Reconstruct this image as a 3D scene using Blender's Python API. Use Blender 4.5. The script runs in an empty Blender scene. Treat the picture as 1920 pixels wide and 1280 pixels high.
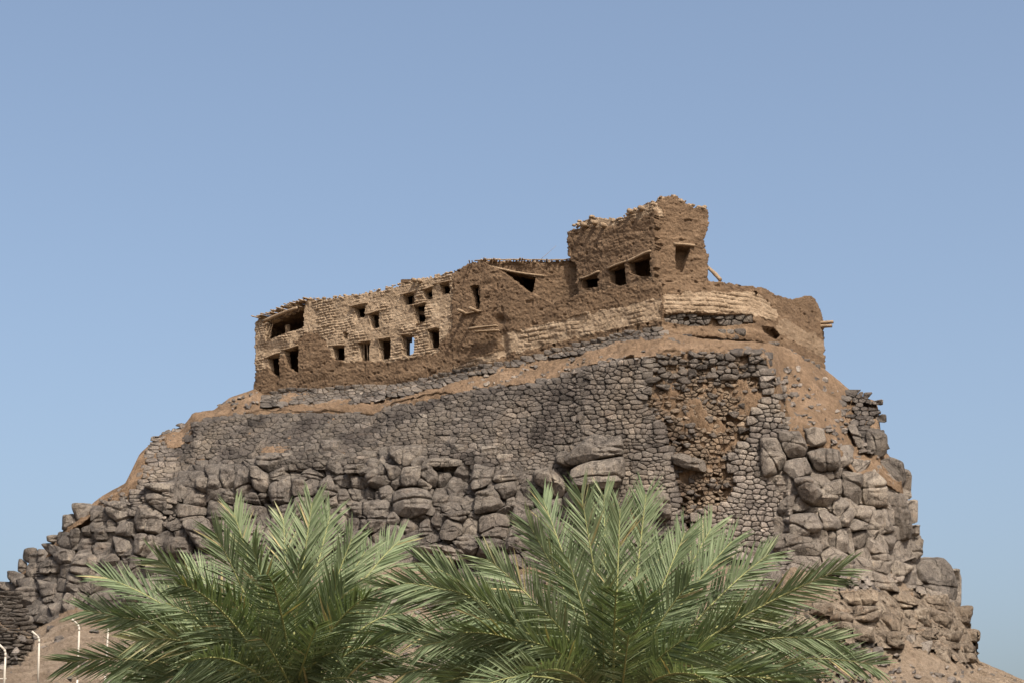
import bpy, math, random
import numpy as np
from mathutils import Vector

# ------------------------------------------------------------------ camera, sky, sun
SC = bpy.context.scene
COL = SC.collection
FPX = 3583.0                      # focal length in photo pixels (1920 wide)
PITCH = math.radians(16.0)
CAMZ = 1.7
cam_data = bpy.data.cameras.new("camera")
cam = bpy.data.objects.new("camera", cam_data)
COL.objects.link(cam)
cam.location = (0, 0, CAMZ)
cam.rotation_euler = (math.radians(90) + PITCH, 0, 0)
cam_data.sensor_width = 36.0
cam_data.lens = 36.0 * FPX / 1920.0
cam_data.clip_start = 0.1
cam_data.clip_end = 6000
SC.camera = cam

SUN = Vector((0.26, -0.56, 0.79)).normalized()
world = bpy.data.worlds.new("World")
SC.world = world
world.use_nodes = True
nt = world.node_tree
nt.nodes.clear()
sky = nt.nodes.new("ShaderNodeTexSky")
sky.sky_type = 'NISHITA'
sky.sun_disc = False
sky.sun_elevation = math.asin(SUN.z)
sky.sun_rotation = math.atan2(SUN.x, SUN.y)
sky.altitude = 200
sky.air_density = 1.0
sky.dust_density = 6.5
sky.ozone_density = 1.6
bg = nt.nodes.new("ShaderNodeBackground")
bg.inputs[1].default_value = 0.15
out = nt.nodes.new("ShaderNodeOutputWorld")
hs = nt.nodes.new("ShaderNodeHueSaturation")
hs.inputs["Hue"].default_value = 0.496
hs.inputs["Saturation"].default_value = 0.93
hs.inputs["Value"].default_value = 1.06
nt.links.new(sky.outputs[0], hs.inputs["Color"])
nt.links.new(hs.outputs[0], bg.inputs[0])
nt.links.new(bg.outputs[0], out.inputs[0])

sl = bpy.data.lights.new("sun", 'SUN')
sl.energy = 4.5
sl.angle = math.radians(0.5)
sl.color = (1.0, 0.95, 0.87)
so = bpy.data.objects.new("sun", sl)
COL.objects.link(so)
so.location = SUN * 200
so.rotation_euler = SUN.to_track_quat('Z', 'Y').to_euler()

SC.view_settings.view_transform = 'Standard'
SC.view_settings.look = 'None'
SC.view_settings.exposure = 0.38
SC.view_settings.gamma = 1.0

# ------------------------------------------------------------------ maths helpers
CP, SP = math.cos(PITCH), math.sin(PITCH)
RNG = np.random.default_rng(7)
random.seed(7)


def unproj(x, y, Y):
    """photo pixel + distance north of the camera -> world point(s)"""
    x = np.asarray(x, float); y = np.asarray(y, float); Y = np.asarray(Y, float)
    u = (x - 960.0) / FPX
    v = (640.0 - y) / FPX
    t = Y / (CP - v * SP)
    return np.stack(np.broadcast_arrays(u * t, Y + 0 * t, CAMZ + t * (SP + v * CP)), -1)


def _h(ix, iy, iz, seed):
    n = (ix.astype(np.int64) * 374761393 + iy.astype(np.int64) * 668265263 +
         iz.astype(np.int64) * 2147483647 + seed * 1274126177) & 0xFFFFFFFF
    n = ((n ^ (n >> 13)) * 1274126177) & 0xFFFFFFFF
    n = ((n ^ (n >> 16)) * 2246822519) & 0xFFFFFFFF
    return ((n ^ (n >> 15)) & 0xFFFFFF) / float(0xFFFFFF)


def vnoise(p, seed=0):
    p = np.asarray(p, float)
    f = np.floor(p)
    w = p - f
    w = w * w * (3 - 2 * w)
    i = f.astype(np.int64)
    r = 0
    for dx in (0, 1):
        for dy in (0, 1):
            for dz in (0, 1):
                wt = ((w[..., 0] if dx else 1 - w[..., 0]) * (w[..., 1] if dy else 1 - w[..., 1]) *
                      (w[..., 2] if dz else 1 - w[..., 2]))
                r = r + wt * _h(i[..., 0] + dx, i[..., 1] + dy, i[..., 2] + dz, seed)
    return r * 2 - 1


def fbm(p, octaves=4, seed=0, gain=0.5):
    a, s, r = 1.0, 0, 0
    for k in range(octaves):
        r = r + a * vnoise(p * (2.03 ** k) + 17.3 * k, seed + k)
        s += a
        a *= gain
    return r / s


def inside(poly, x, y):
    x = np.asarray(x, float); y = np.asarray(y, float)
    c = np.zeros(np.broadcast(x, y).shape, bool)
    n = len(poly)
    for i in range(n):
        x1, y1 = poly[i]
        x2, y2 = poly[(i + 1) % n]
        if y1 == y2:
            continue
        c ^= ((y1 > y) != (y2 > y)) & (x < (x2 - x1) * (y - y1) / (y2 - y1) + x1)
    return c


def smooth(a, b, x):
    t = np.clip((x - a) / (b - a), 0, 1)
    return t * t * (3 - 2 * t)


# ------------------------------------------------------------------ object helpers
def make(name, verts, faces, mat, parent=None, smooth_sh=True, sharp=None, attr=None, origin=None, mats=None, midx=None):
    verts = np.asarray(verts, float)
    if origin is None:
        origin = np.array([0.0, 0.0, 0.0])
        if parent is None and len(verts):
            origin = np.array([(verts[:, 0].min() + verts[:, 0].max()) / 2, (verts[:, 1].min() + verts[:, 1].max()) / 2, verts[:, 2].min()])
    origin = np.asarray(origin, float)
    v = verts - origin
    me = bpy.data.meshes.new(name)
    if isinstance(faces, np.ndarray) and faces.ndim == 2:
        nf, k = faces.shape
        me.vertices.add(len(v)); me.vertices.foreach_set("co", v.ravel())
        me.loops.add(nf * k); me.loops.foreach_set("vertex_index", faces.ravel().astype(np.int32))
        me.polygons.add(nf)
        me.polygons.foreach_set("loop_start", np.arange(0, nf * k, k, dtype=np.int32))
        me.polygons.foreach_set("loop_total", np.full(nf, k, np.int32))
        me.update(calc_edges=True)
        me.validate()
    else:
        me.from_pydata([tuple(p) for p in v], [], [tuple(int(i) for i in f) for f in faces])
        me.update()
    for m in (mats or [mat]):
        me.materials.append(m)
    if midx is not None:
        me.polygons.foreach_set("material_index", np.asarray(midx, np.int32))
    me.polygons.foreach_set("use_smooth", np.full(len(me.polygons), smooth_sh))
    if attr:
        for an, av in attr.items():
            av = np.asarray(av, float)
            a = me.attributes.new(an, 'FLOAT', 'POINT')
            a.data.foreach_set("value", av)
    if sharp and smooth_sh:
        me.set_sharp_from_angle(angle=math.radians(sharp))
    o = bpy.data.objects.new(name, me)
    COL.objects.link(o)
    if parent is not None:
        o.parent = parent
        o.location = Vector(origin) - parent.matrix_world.translation if parent.parent is None else Vector(origin)
        if parent.parent is None:
            o.location = Vector(origin) - parent.location
        else:
            o.location = Vector(origin) - parent.location - parent.parent.location
    else:
        o.location = Vector(origin)
    return o


def tag(o, label=None, cat=None, group=None, kind=None):
    if label: o["label"] = label
    if cat: o["category"] = cat
    if group: o["group"] = group
    if kind: o["kind"] = kind
    return o


def empty(name, loc, label, cat, group=None):
    o = bpy.data.objects.new(name, None)
    COL.objects.link(o)
    o.location = Vector(loc)
    o.empty_display_size = 0.3
    return tag(o, label, cat, group)


class MB:
    """collects shapes into one mesh"""
    def __init__(self):
        self.v, self.f, self.n, self.a = [], [], 0, []

    def add(self, v, f, a=0.0):
        v = np.asarray(v, float)
        self.v.append(v)
        self.f += [tuple(int(i) + self.n for i in q) for q in f]
        self.a.append(np.full(len(v), a))
        self.n += len(v)

    def build(self, name, mat, parent=None, **k):
        v = np.concatenate(self.v)
        if k.pop("use_attr", False):
            k["attr"] = {"tone": np.concatenate(self.a)}
        return make(name, v, self.f, mat, parent, **k)


def log_mesh(p0, p1, r0, r1=None, seg=9, rings=8, bend=0.03, flat=1.0, seed=0, squar=0.0):
    """a crooked log or plank between two world points; flat<1 squashes it vertically"""
    r1 = r0 if r1 is None else r1
    rg = np.random.default_rng(seed)
    p0 = np.asarray(p0, float); p1 = np.asarray(p1, float)
    ax = p1 - p0
    L = np.linalg.norm(ax); ax = ax / L
    up = np.array([0, 0, 1.0])
    if abs(ax[2]) > 0.9:
        up = np.array([0, 1.0, 0])
    s = np.cross(ax, up); s /= np.linalg.norm(s)
    w = np.cross(s, ax)
    vs, fs = [], []
    ph = rg.uniform(0, 6.28, 2)
    for k in range(rings):
        t = k / (rings - 1)
        c = p0 + ax * L * t + (s * math.sin(3 * t + ph[0]) + w * math.sin(4 * t + ph[1])) * bend * L * 0.3
        r = (r0 + (r1 - r0) * t) * (1 + rg.uniform(-0.08, 0.08))
        for j in range(seg):
            a = 2 * math.pi * j / seg
            ca, sa = math.cos(a), math.sin(a)
            if squar:
                m = max(abs(ca), abs(sa))
                ca, sa = ca * (1 - squar) + squar * ca / m, sa * (1 - squar) + squar * sa / m
            q = 1 + rg.uniform(-0.07, 0.07)
            vs.append(c + (s * ca + w * sa * flat) * r * q)
    for k in range(rings - 1):
        for j in range(seg):
            a, b = k * seg + j, k * seg + (j + 1) % seg
            fs.append((a, b, b + seg, a + seg))
    fs.append(tuple(range(seg))[::-1])
    fs.append(tuple(range((rings - 1) * seg, rings * seg)))
    return np.array(vs), fs


# ------------------------------------------------------------------ materials
def mat_new(name):
    m = bpy.data.materials.new(name)
    m.use_nodes = True
    n = m.node_tree
    n.nodes.clear()
    o = n.nodes.new("ShaderNodeOutputMaterial")
    b = n.nodes.new("ShaderNodeBsdfPrincipled")
    b.inputs["Roughness"].default_value = 0.95
    b.inputs["Specular IOR Level"].default_value = 0.15
    n.links.new(b.outputs[0], o.inputs[0])
    return m, n, b


def N(n, typ, **k):
    d = n.nodes.new(typ)
    for a, v in k.items():
        setattr(d, a, v)
    return d


def noise_node(n, pos, scale, detail=6, rough=0.6, dist=0.0, vec_scale=None):
    t = N(n, "ShaderNodeTexNoise")
    t.inputs["Scale"].default_value = scale
    t.inputs["Detail"].default_value = detail
    t.inputs["Roughness"].default_value = rough
    t.inputs["Distortion"].default_value = dist
    src = pos
    if vec_scale:
        mp = N(n, "ShaderNodeMapping")
        mp.inputs["Scale"].default_value = vec_scale
        n.links.new(pos, mp.inputs[0])
        src = mp.outputs[0]
    n.links.new(src, t.inputs["Vector"])
    return t


def ramp(n, fac, stops):
    r = N(n, "ShaderNodeValToRGB")
    e = r.color_ramp.elements
    while len(e) < len(stops):
        e.new(0.5)
    for i, (p, c) in enumerate(stops):
        e[i].position = p
        e[i].color = (c[0], c[1], c[2], 1)
    n.links.new(fac, r.inputs[0])
    return r


def mixc(n, fac, a, b, mode='MIX'):
    m = N(n, "ShaderNodeMix", data_type='RGBA', blend_type=mode)
    if isinstance(fac, (int, float)):
        m.inputs[0].default_value = fac
    else:
        n.links.new(fac, m.inputs[0])
    for sock, v in ((m.inputs[6], a), (m.inputs[7], b)):
        if isinstance(v, (tuple, list)):
            sock.default_value = (v[0], v[1], v[2], 1)
        else:
            n.links.new(v, sock)
    return m.outputs[2]


def math_node(n, op, a, b=None):
    m = N(n, "ShaderNodeMath", operation=op)
    for i, v in enumerate((a, b)):
        if v is None:
            continue
        if isinstance(v, (int, float)):
            m.inputs[i].default_value = v
        else:
            n.links.new(v, m.inputs[i])
    return m.outputs[0]


def add_bump(n, b, heights, strength=0.8):
    last = None
    for h, dist in heights:
        bp = N(n, "ShaderNodeBump")
        bp.inputs["Strength"].default_value = strength
        bp.inputs["Distance"].default_value = dist
        n.links.new(h, bp.inputs["Height"])
        if last is not None:
            n.links.new(last, bp.inputs["Normal"])
        last = bp.outputs[0]
    n.links.new(last, b.inputs["Normal"])


def rock_material(name, c_dark, c_mid, c_pale, pale_amt=0.5, attr=False, scale=0.55, orange=0.12):
    m, n, b = mat_new(name)
    g = N(n, "ShaderNodeNewGeometry")
    pos = g.outputs["Position"]
    n1 = noise_node(n, pos, scale, 5, 0.62, 0.6)
    n2 = noise_node(n, pos, 3.2, 8, 0.72, 0.4, (1, 1, 0.45))
    n3 = noise_node(n, pos, 14, 5, 0.75)
    f = math_node(n, 'ADD', math_node(n, 'MULTIPLY', n1.outputs[0], 0.55), math_node(n, 'MULTIPLY', n2.outputs[0], 0.45))
    c = ramp(n, f, [(0.36, c_dark), (0.5, c_mid), (0.66 - 0.1 * (pale_amt - 0.5), c_pale)]).outputs[0]
    # rusty stains
    n4 = noise_node(n, pos, 0.9, 6, 0.7, 1.2)
    st = ramp(n, n4.outputs[0], [(0.56, (0, 0, 0)), (0.68, (1, 1, 1))]).outputs[0]
    c = mixc(n, math_node(n, 'MULTIPLY', st, orange), c, (0.30, 0.17, 0.085))
    sp = ramp(n, n3.outputs[0], [(0.35, (0.62, 0.62, 0.62)), (0.6, (1.12, 1.12, 1.12))]).outputs[0]
    c = mixc(n, 1.0, c, sp, 'MULTIPLY')
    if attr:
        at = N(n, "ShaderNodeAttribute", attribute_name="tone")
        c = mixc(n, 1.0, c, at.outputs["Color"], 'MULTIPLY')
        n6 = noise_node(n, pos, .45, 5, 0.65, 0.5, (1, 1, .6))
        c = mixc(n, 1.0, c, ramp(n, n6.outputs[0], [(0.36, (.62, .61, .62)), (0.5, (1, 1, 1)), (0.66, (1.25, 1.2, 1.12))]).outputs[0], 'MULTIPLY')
    else:
        oi = N(n, "ShaderNodeObjectInfo")
        rv = ramp(n, oi.outputs["Random"], [(0.0, (.78, .77, .76)), (0.5, (1, 1, 1)), (1.0, (1.2, 1.18, 1.14))]).outputs[0]
        c = mixc(n, 1.0, c, rv, 'MULTIPLY')
        # dark desert varnish and pale fresh scars, streaked downwards
        n5 = noise_node(n, pos, 1.6, 6, 0.7, 0.8, (1.3, 1.3, .5))
        vr = ramp(n, n5.outputs[0], [(0.34, (.50, .49, .50)), (0.46, (1, 1, 1)), (0.60, (1, 1, 1)), (0.70, (1.45, 1.38, 1.26))]).outputs[0]
        c = mixc(n, .85, c, vr, 'MULTIPLY')
    n.links.new(c, b.inputs["Base Color"])
    cr = N(n, "ShaderNodeTexVoronoi", feature='DISTANCE_TO_EDGE')
    cr.inputs["Scale"].default_value = 0.8
    wv = noise_node(n, pos, 1.3, 5, 0.7)
    vm = N(n, "ShaderNodeVectorMath", operation='ADD')
    n.links.new(pos, vm.inputs[0]); n.links.new(wv.outputs["Color"], vm.inputs[1])
    n.links.new(vm.outputs[0], cr.inputs["Vector"])
    crk = ramp(n, cr.outputs[0], [(0.0, (0, 0, 0)), (0.03, (1, 1, 1))]).outputs[0]
    add_bump(n, b, [(n2.outputs[0], 0.22), (n3.outputs[0], 0.06), (crk, 0.10)], 1.0)
    return m


def mud_material():
    m, n, b = mat_new("mud_brick")
    g = N(n, "ShaderNodeNewGeometry")
    pos = g.outputs["Position"]
    at = N(n, "ShaderNodeAttribute", attribute_name="plaster")
    n1 = noise_node(n, pos, 1.1, 6, 0.65, 0.5, (1, 1, 2.2))
    n2 = noise_node(n, pos, 7, 6, 0.75)
    n3 = noise_node(n, pos, 22, 3, 0.7)
    brick = ramp(n, n1.outputs[0], [(0.3, (0.21, 0.15, 0.095)), (0.5, (0.305, 0.222, 0.146)), (0.7, (0.375, 0.285, 0.195))]).outputs[0]
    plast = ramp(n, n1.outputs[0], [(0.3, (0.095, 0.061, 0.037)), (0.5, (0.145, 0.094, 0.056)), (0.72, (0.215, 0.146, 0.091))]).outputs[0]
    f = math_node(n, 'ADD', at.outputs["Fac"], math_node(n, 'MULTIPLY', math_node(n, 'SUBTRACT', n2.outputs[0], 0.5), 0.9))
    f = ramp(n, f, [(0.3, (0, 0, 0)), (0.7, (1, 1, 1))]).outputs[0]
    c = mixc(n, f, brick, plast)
    sp = ramp(n, n2.outputs[0], [(0.3, (0.6, 0.58, 0.56)), (0.5, (1, 1, 1)), (0.72, (1.25, 1.22, 1.18))]).outputs[0]
    c = mixc(n, 1.0, c, sp, 'MULTIPLY')
    n.links.new(c, b.inputs["Base Color"])
    add_bump(n, b, [(n2.outputs[0], 0.10), (n3.outputs[0], 0.04)], 0.9)
    return m


def dirt_material():
    m, n, b = mat_new("dirt")
    g = N(n, "ShaderNodeNewGeometry")
    pos = g.outputs["Position"]
    at = N(n, "ShaderNodeAttribute", attribute_name="zone")
    n1 = noise_node(n, pos, 0.35, 7, 0.65, 0.8)
    n2 = noise_node(n, pos, 3.0, 7, 0.75)
    n3 = noise_node(n, pos, 16, 4, 0.75)
    org = ramp(n, n1.outputs[0], [(0.3, (0.15, 0.097, 0.057)), (0.5, (0.225, 0.148, 0.09)), (0.7, (0.295, 0.202, 0.13))]).outputs[0]
    tal = ramp(n, n1.outputs[0], [(0.3, (0.165, 0.118, 0.078)), (0.5, (0.24, 0.178, 0.122)), (0.7, (0.31, 0.24, 0.172))]).outputs[0]
    f = math_node(n, 'ADD', at.outputs["Fac"], math_node(n, 'MULTIPLY', math_node(n, 'SUBTRACT', n1.outputs[0], 0.5), 0.7))
    c = mixc(n, ramp(n, f, [(0.3, (0, 0, 0)), (0.7, (1, 1, 1))]).outputs[0], org, tal)
    sp = ramp(n, n2.outputs[0], [(0.3, (0.6, 0.58, 0.56)), (0.52, (1, 1, 1)), (0.75, (1.22, 1.2, 1.17))]).outputs[0]
    c = mixc(n, 1.0, c, sp, 'MULTIPLY')
    sp3 = ramp(n, n3.outputs[0], [(0.3, (0.7, 0.7, 0.7)), (0.6, (1.1, 1.1, 1.1))]).outputs[0]
    c = mixc(n, 1.0, c, sp3, 'MULTIPLY')
    n.links.new(c, b.inputs["Base Color"])
    add_bump(n, b, [(n2.outputs[0], 0.25), (n3.outputs[0], 0.06)], 1.0)
    return m


def wood_material():
    m, n, b = mat_new("old_wood")
    g = N(n, "ShaderNodeNewGeometry")
    n1 = noise_node(n, g.outputs["Position"], 6, 5, 0.7, 0.3)
    n2 = noise_node(n, g.outputs["Position"], 30, 3, 0.7)
    c = ramp(n, n1.outputs[0], [(0.3, (0.165, 0.112, 0.069)), (0.55, (0.255, 0.183, 0.117)), (0.75, (0.34, 0.255, 0.17))]).outputs[0]
    n.links.new(c, b.inputs["Base Color"])
    add_bump(n, b, [(n1.outputs[0], 0.05), (n2.outputs[0], 0.02)], 0.8)
    return m


def plain_material(name, c, rough=0.6, var=0.25, scale=8):
    m, n, b = mat_new(name)
    g = N(n, "ShaderNodeNewGeometry")
    n1 = noise_node(n, g.outputs["Position"], scale, 5, 0.65)
    lo = tuple(v * (1 - var) for v in c); hi = tuple(min(1, v * (1 + var)) for v in c)
    n.links.new(ramp(n, n1.outputs[0], [(0.3, lo), (0.7, hi)]).outputs[0], b.inputs["Base Color"])
    b.inputs["Roughness"].default_value = rough
    return m


def leaf_material():
    m, n, b = mat_new("palm_leaf")
    g = N(n, "ShaderNodeNewGeometry")
    at = N(n, "ShaderNodeAttribute", attribute_name="tone")
    n1 = noise_node(n, g.outputs["Position"], 5, 4, 0.6)
    c = ramp(n, at.outputs["Fac"], [(0.0, (0.08, 0.11, 0.052)), (0.5, (0.175, 0.215, 0.112)), (0.85, (0.27, 0.30, 0.17)), (1.0, (0.38, 0.31, 0.15))]).outputs[0]  # dark and pale stops put frond shade and highlights into the leaf colour
    sp = ramp(n, n1.outputs[0], [(0.3, (0.8, 0.8, 0.8)), (0.7, (1.15, 1.15, 1.15))]).outputs[0]
    c = mixc(n, 1.0, c, sp, 'MULTIPLY')
    n.links.new(c, b.inputs["Base Color"])
    b.inputs["Roughness"].default_value = 0.6
    b.inputs["Specular IOR Level"].default_value = 0.2
    tr = N(n, "ShaderNodeBsdfTranslucent")
    n.links.new(mixc(n, 1.0, c, (0.9, 1.0, 0.5), 'MULTIPLY'), tr.inputs[0])
    mx = N(n, "ShaderNodeMixShader")
    mx.inputs[0].default_value = 0.25
    n.links.new(b.outputs[0], mx.inputs[1]); n.links.new(tr.outputs[0], mx.inputs[2])
    o = [d for d in n.nodes if d.type == 'OUTPUT_MATERIAL'][0]
    n.links.new(mx.outputs[0], o.inputs[0])
    return m


M_MUD = mud_material()
M_DIRT = dirt_material()
M_WOOD = wood_material()
M_STONE = rock_material("wall_stone", (0.10, 0.083, 0.069), (0.155, 0.13, 0.108), (0.23, 0.196, 0.158), 0.5, attr=True, scale=0.5, orange=0.1)
M_ROCK = rock_material("dark_boulder", (0.094, 0.079, 0.066), (0.168, 0.143, 0.119), (0.285, 0.242, 0.192), 0.5)
M_ROCKP = rock_material("pale_boulder", (0.14, 0.117, 0.096), (0.212, 0.178, 0.145), (0.305, 0.26, 0.208), 0.6)
M_CRUMB = rock_material("crumbly_rock", (0.12, 0.092, 0.067), (0.20, 0.155, 0.112), (0.33, 0.27, 0.20), 0.5, scale=1.1, orange=0.35)
M_DUSTY = rock_material("dusty_stone", (0.15, 0.105, 0.072), (0.215, 0.158, 0.108), (0.28, 0.215, 0.155), 0.5, attr=True, scale=0.8, orange=0.3)
M_LEAF = leaf_material()
M_RACHIS = plain_material("palm_rachis", (0.25, 0.25, 0.10), 0.5)
M_TRUNK = plain_material("palm_trunk", (0.17, 0.12, 0.08), 0.95, 0.4, 14)
M_POST = plain_material("white_paint", (0.43, 0.385, 0.315), 0.5, 0.1, 4)

# ------------------------------------------------------------------ the hill: break lines (x, y, distance)
def YF(x):                      # foot of the long south-west wall of the fort
    return 102.2 / (1 + 0.681 * (np.asarray(x, float) - 960) / FPX)


def bl(pts):
    a = np.array(pts, float)
    return lambda x: (np.interp(x, a[:, 0], a[:, 1]), np.interp(x, a[:, 0], a[:, 2]))


_fort = [(478, 728), (500, 742), (530, 737), (640, 730), (800, 714), (870, 697), (940, 683), (1060, 658), (1140, 638), (1235, 617)]
B1 = bl([(-1500, 1640, 122), (-700, 1420, 118), (-200, 1140, 113), (0, 1096, 110), (35, 1082, 108), (95, 1028, 107), (130, 976, 106), (190, 930, 106),
         (235, 905, 106), (262, 850, 108), (300, 815, 109.5), (340, 800, 110), (365, 775, 110.6), (380, 770, 111), (400, 768, 111.5), (430, 745, 112)]
        + [(x, y, YF(x) - 0.3) for x, y in _fort] +
        [(1300, 632, 97.0), (1400, 640, 98.0), (1440, 642, 99.0), (1480, 655, 100.6), (1545, 690, 104), (1600, 735, 103), (1645, 752, 102),
         (1655, 840, 101.2), (1690, 880, 100.6), (1700, 920, 100.2), (1708, 990, 100), (1728, 1050, 100), (1780, 1085, 100), (1795, 1140, 100),
         (1825, 1200, 100), (1835, 1238, 99), (1922, 1275, 98.5), (2100, 1365, 97), (2500, 1560, 97), (3200, 1650, 97)])
B2 = bl([(-1500, 1644, 120), (-700, 1430, 116), (-200, 1146, 111.5), (0, 1100, 109), (95, 1034, 106), (130, 984, 105), (235, 912, 104.5), (258, 858, 106),
         (290, 824, 107.5), (345, 838, 105.8), (368, 795, 105.5), (480, 776, 103.8), (640, 776, 101.5), (700, 781, 100.6), (735, 762, 100),
         (850, 742, 98), (1000, 722, 95.6), (1060, 706, 94.5), (1100, 690, 93.6), (1180, 674, 92.4), (1240, 668, 92.1), (1320, 660, 92.1),
         (1430, 662, 93), (1452, 700, 93), (1470, 812, 92.3), (1530, 800, 93.5), (1570, 835, 93.5), (1600, 880, 94.5), (1650, 880, 96),
         (1690, 905, 97.5), (1702, 995, 98.5), (1722, 1055, 99), (1780, 1090, 99), (1792, 1145, 99), (1822, 1206, 99), (1834, 1242, 98),
         (1922, 1278, 97.6), (2100, 1368, 95), (2500, 1563, 95), (3200, 1652, 95)])
B3 = bl([(-1500, 1648, 118), (-700, 1440, 114), (-200, 1154, 110), (0, 1108, 108), (95, 1045, 105.4), (130, 1000, 104), (190, 955, 103.2), (240, 945, 102.3),
         (290, 920, 101.6), (330, 905, 101), (440, 885, 99.8), (520, 867, 98.8), (600, 853, 97.9), (700, 862, 96.7), (770, 855, 95.7),
         (860, 846, 94.7), (920, 856, 94.0), (960, 885, 93.4), (1000, 895, 92.9), (1100, 930, 91.8), (1200, 940, 91.2), (1260, 995, 90.7),
         (1320, 1020, 90.6), (1440, 1045, 90.8), (1472, 1000, 91), (1478, 840, 91.8), (1500, 838, 92.2), (1570, 852, 93.1), (1600, 892, 93.9), (1650, 900, 95.2),
         (1686, 925, 96.8), (1698, 1003, 98), (1716, 1060, 98.5), (1776, 1096, 98.5), (1790, 1150, 98.5), (1820, 1212, 98.6), (1832, 1246, 97.6),
         (1922, 1281, 97), (2100, 1371, 94), (2500, 1566, 94), (3200, 1654, 94)])
B4 = bl([(-1500, 1652, 112), (-700, 1460, 108), (-200, 1195, 106), (0, 1180, 104.5), (60, 1180, 102.5), (130, 1140, 101), (200, 1140, 99.6),
         (270, 1100, 98.8), (400, 1095, 97), (600, 1060, 94.5), (700, 1045, 93), (800, 1065, 92), (900, 1080, 91), (1000, 1065, 90.5),
         (1150, 1065, 89.8), (1300, 1062, 89.3), (1480, 1062, 89.4), (1600, 1070, 91), (1640, 1080, 91.8), (1700, 1110, 94.5), (1776, 1150, 96.6),
         (1820, 1235, 97.5), (1832, 1250, 97), (1922, 1286, 96.2), (2100, 1376, 92), (2500, 1570, 92), (3200, 1656, 92)])
B5 = bl([(-1500, 1656, 70), (-700, 1480, 68), (-200, 1310, 67), (0, 1300, 66), (300, 1300, 68), (700, 1300, 72), (1100, 1300, 76), (1500, 1300, 80),
         (1900, 1306, 87), (2100, 1390, 86), (2500, 1580, 84), (3200, 1658, 80)])
B6 = bl([(-1500, 1660, 54), (-700, 1520, 53), (0, 1420, 52), (1000, 1420, 56), (1900, 1440, 60), (2500, 1600, 60), (3200, 1660, 58)])
LINES = [B1, B2, B3, B4, B5, B6]


def Dfield(x, y):
    """distance of the hill's face behind photo pixel (x, y)"""
    x = np.atleast_1d(np.asarray(x, float)); y = np.atleast_1d(np.asarray(y, float))
    r = B1(x)[1].astype(float).copy()
    prev = B1(x)
    for L in LINES[1:]:
        cur = L(x)
        h = np.maximum(cur[0] - prev[0], 0.5)
        t = np.clip((y - prev[0]) / h, 0, 1)
        r = np.where(y > prev[0], prev[1] + (cur[1] - prev[1]) * t, r)
        prev = cur
    return r


def strata(x, y):
    # level beds that weather in and out along the whole cliff
    k = np.where(np.asarray(x) > 1475, .45, 1.0)
    return k * .20 * vnoise(np.stack([x / 150, (y + x * .05) / 8.5, 0 * x + 1.7], -1), 211) + k * .12 * vnoise(np.stack([x / 60, (y + x * .03) / 4.5, 0 * x], -1), 212)


def Dledge(x, y):
    x = np.atleast_1d(np.asarray(x, float)); y = np.atleast_1d(np.asarray(y, float))
    n = fbm(np.stack([x / 85, y / 34, 0 * x + 3.3], -1), 2, 111)
    return Dfield(x, y) + strata(x, y) + np.clip(np.round(n * 3.2) / 3.2 * .6 + n * .5, -.8, .8)


# outlines of the dry-stone masonry, in photo pixels
W_LONG = [(306, 850), (345, 838), (368, 793), (480, 774), (640, 774), (700, 780), (735, 758), (850, 740), (1000, 720), (1060, 704), (1100, 688),
          (1180, 672), (1214, 678), (1210, 720), (1202, 765), (1232, 790), (1252, 840), (1262, 900), (1270, 960), (1276, 1000), (1230, 1000),
          (1150, 950), (1080, 940), (1000, 915), (940, 890), (870, 860), (770, 868), (700, 878), (600, 868), (520, 880), (440, 902), (330, 925), (300, 935)]
W_END = [(288, 826), (302, 816), (318, 850), (312, 905), (325, 940), (252, 965), (250, 935), (267, 900), (276, 860)]
W_RIGHT = [(1436, 690), (1462, 730), (1478, 790), (1470, 830), (1462, 880), (1478, 940), (1480, 1075), (1440, 1070), (1400, 1040), (1340, 1040), (1300, 1010),
           (1310, 965), (1360, 945), (1392, 905), (1372, 870), (1385, 842), (1412, 815), (1412, 775), (1440, 760)]
W_KERB = [(498, 746), (524, 732), (640, 727), (740, 722), (800, 712), (870, 694), (940, 681), (1060, 654), (1140, 634), (1238, 612), (1242, 632), (1140, 652),
          (1060, 664), (960, 684), (900, 698), (850, 712), (800, 728), (720, 744), (640, 754), (560, 752), (500, 759)]
W_CORE = [(1210, 676), (1245, 664), (1330, 656), (1432, 660), (1440, 700), (1440, 760), (1410, 775), (1412, 815), (1385, 842), (1372, 870), (1392, 905),
          (1360, 945), (1310, 965), (1300, 1010), (1270, 1000), (1262, 900), (1252, 840), (1232, 790), (1204, 765)]
W_RUIN = [(1572, 752), (1600, 738), (1622, 742), (1648, 740), (1650, 800), (1655, 845), (1628, 830), (1612, 800), (1585, 785)]
W_FLAKE = [(-60, 1112), (20, 1112), (36, 1140), (60, 1190), (54, 1222), (34, 1244), (-60, 1268)]
W_HEAP = [(1478, 1150), (1520, 1140), (1560, 1165), (1580, 1200), (1640, 1205), (1660, 1232), (1560, 1235), (1480, 1225)]

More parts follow.
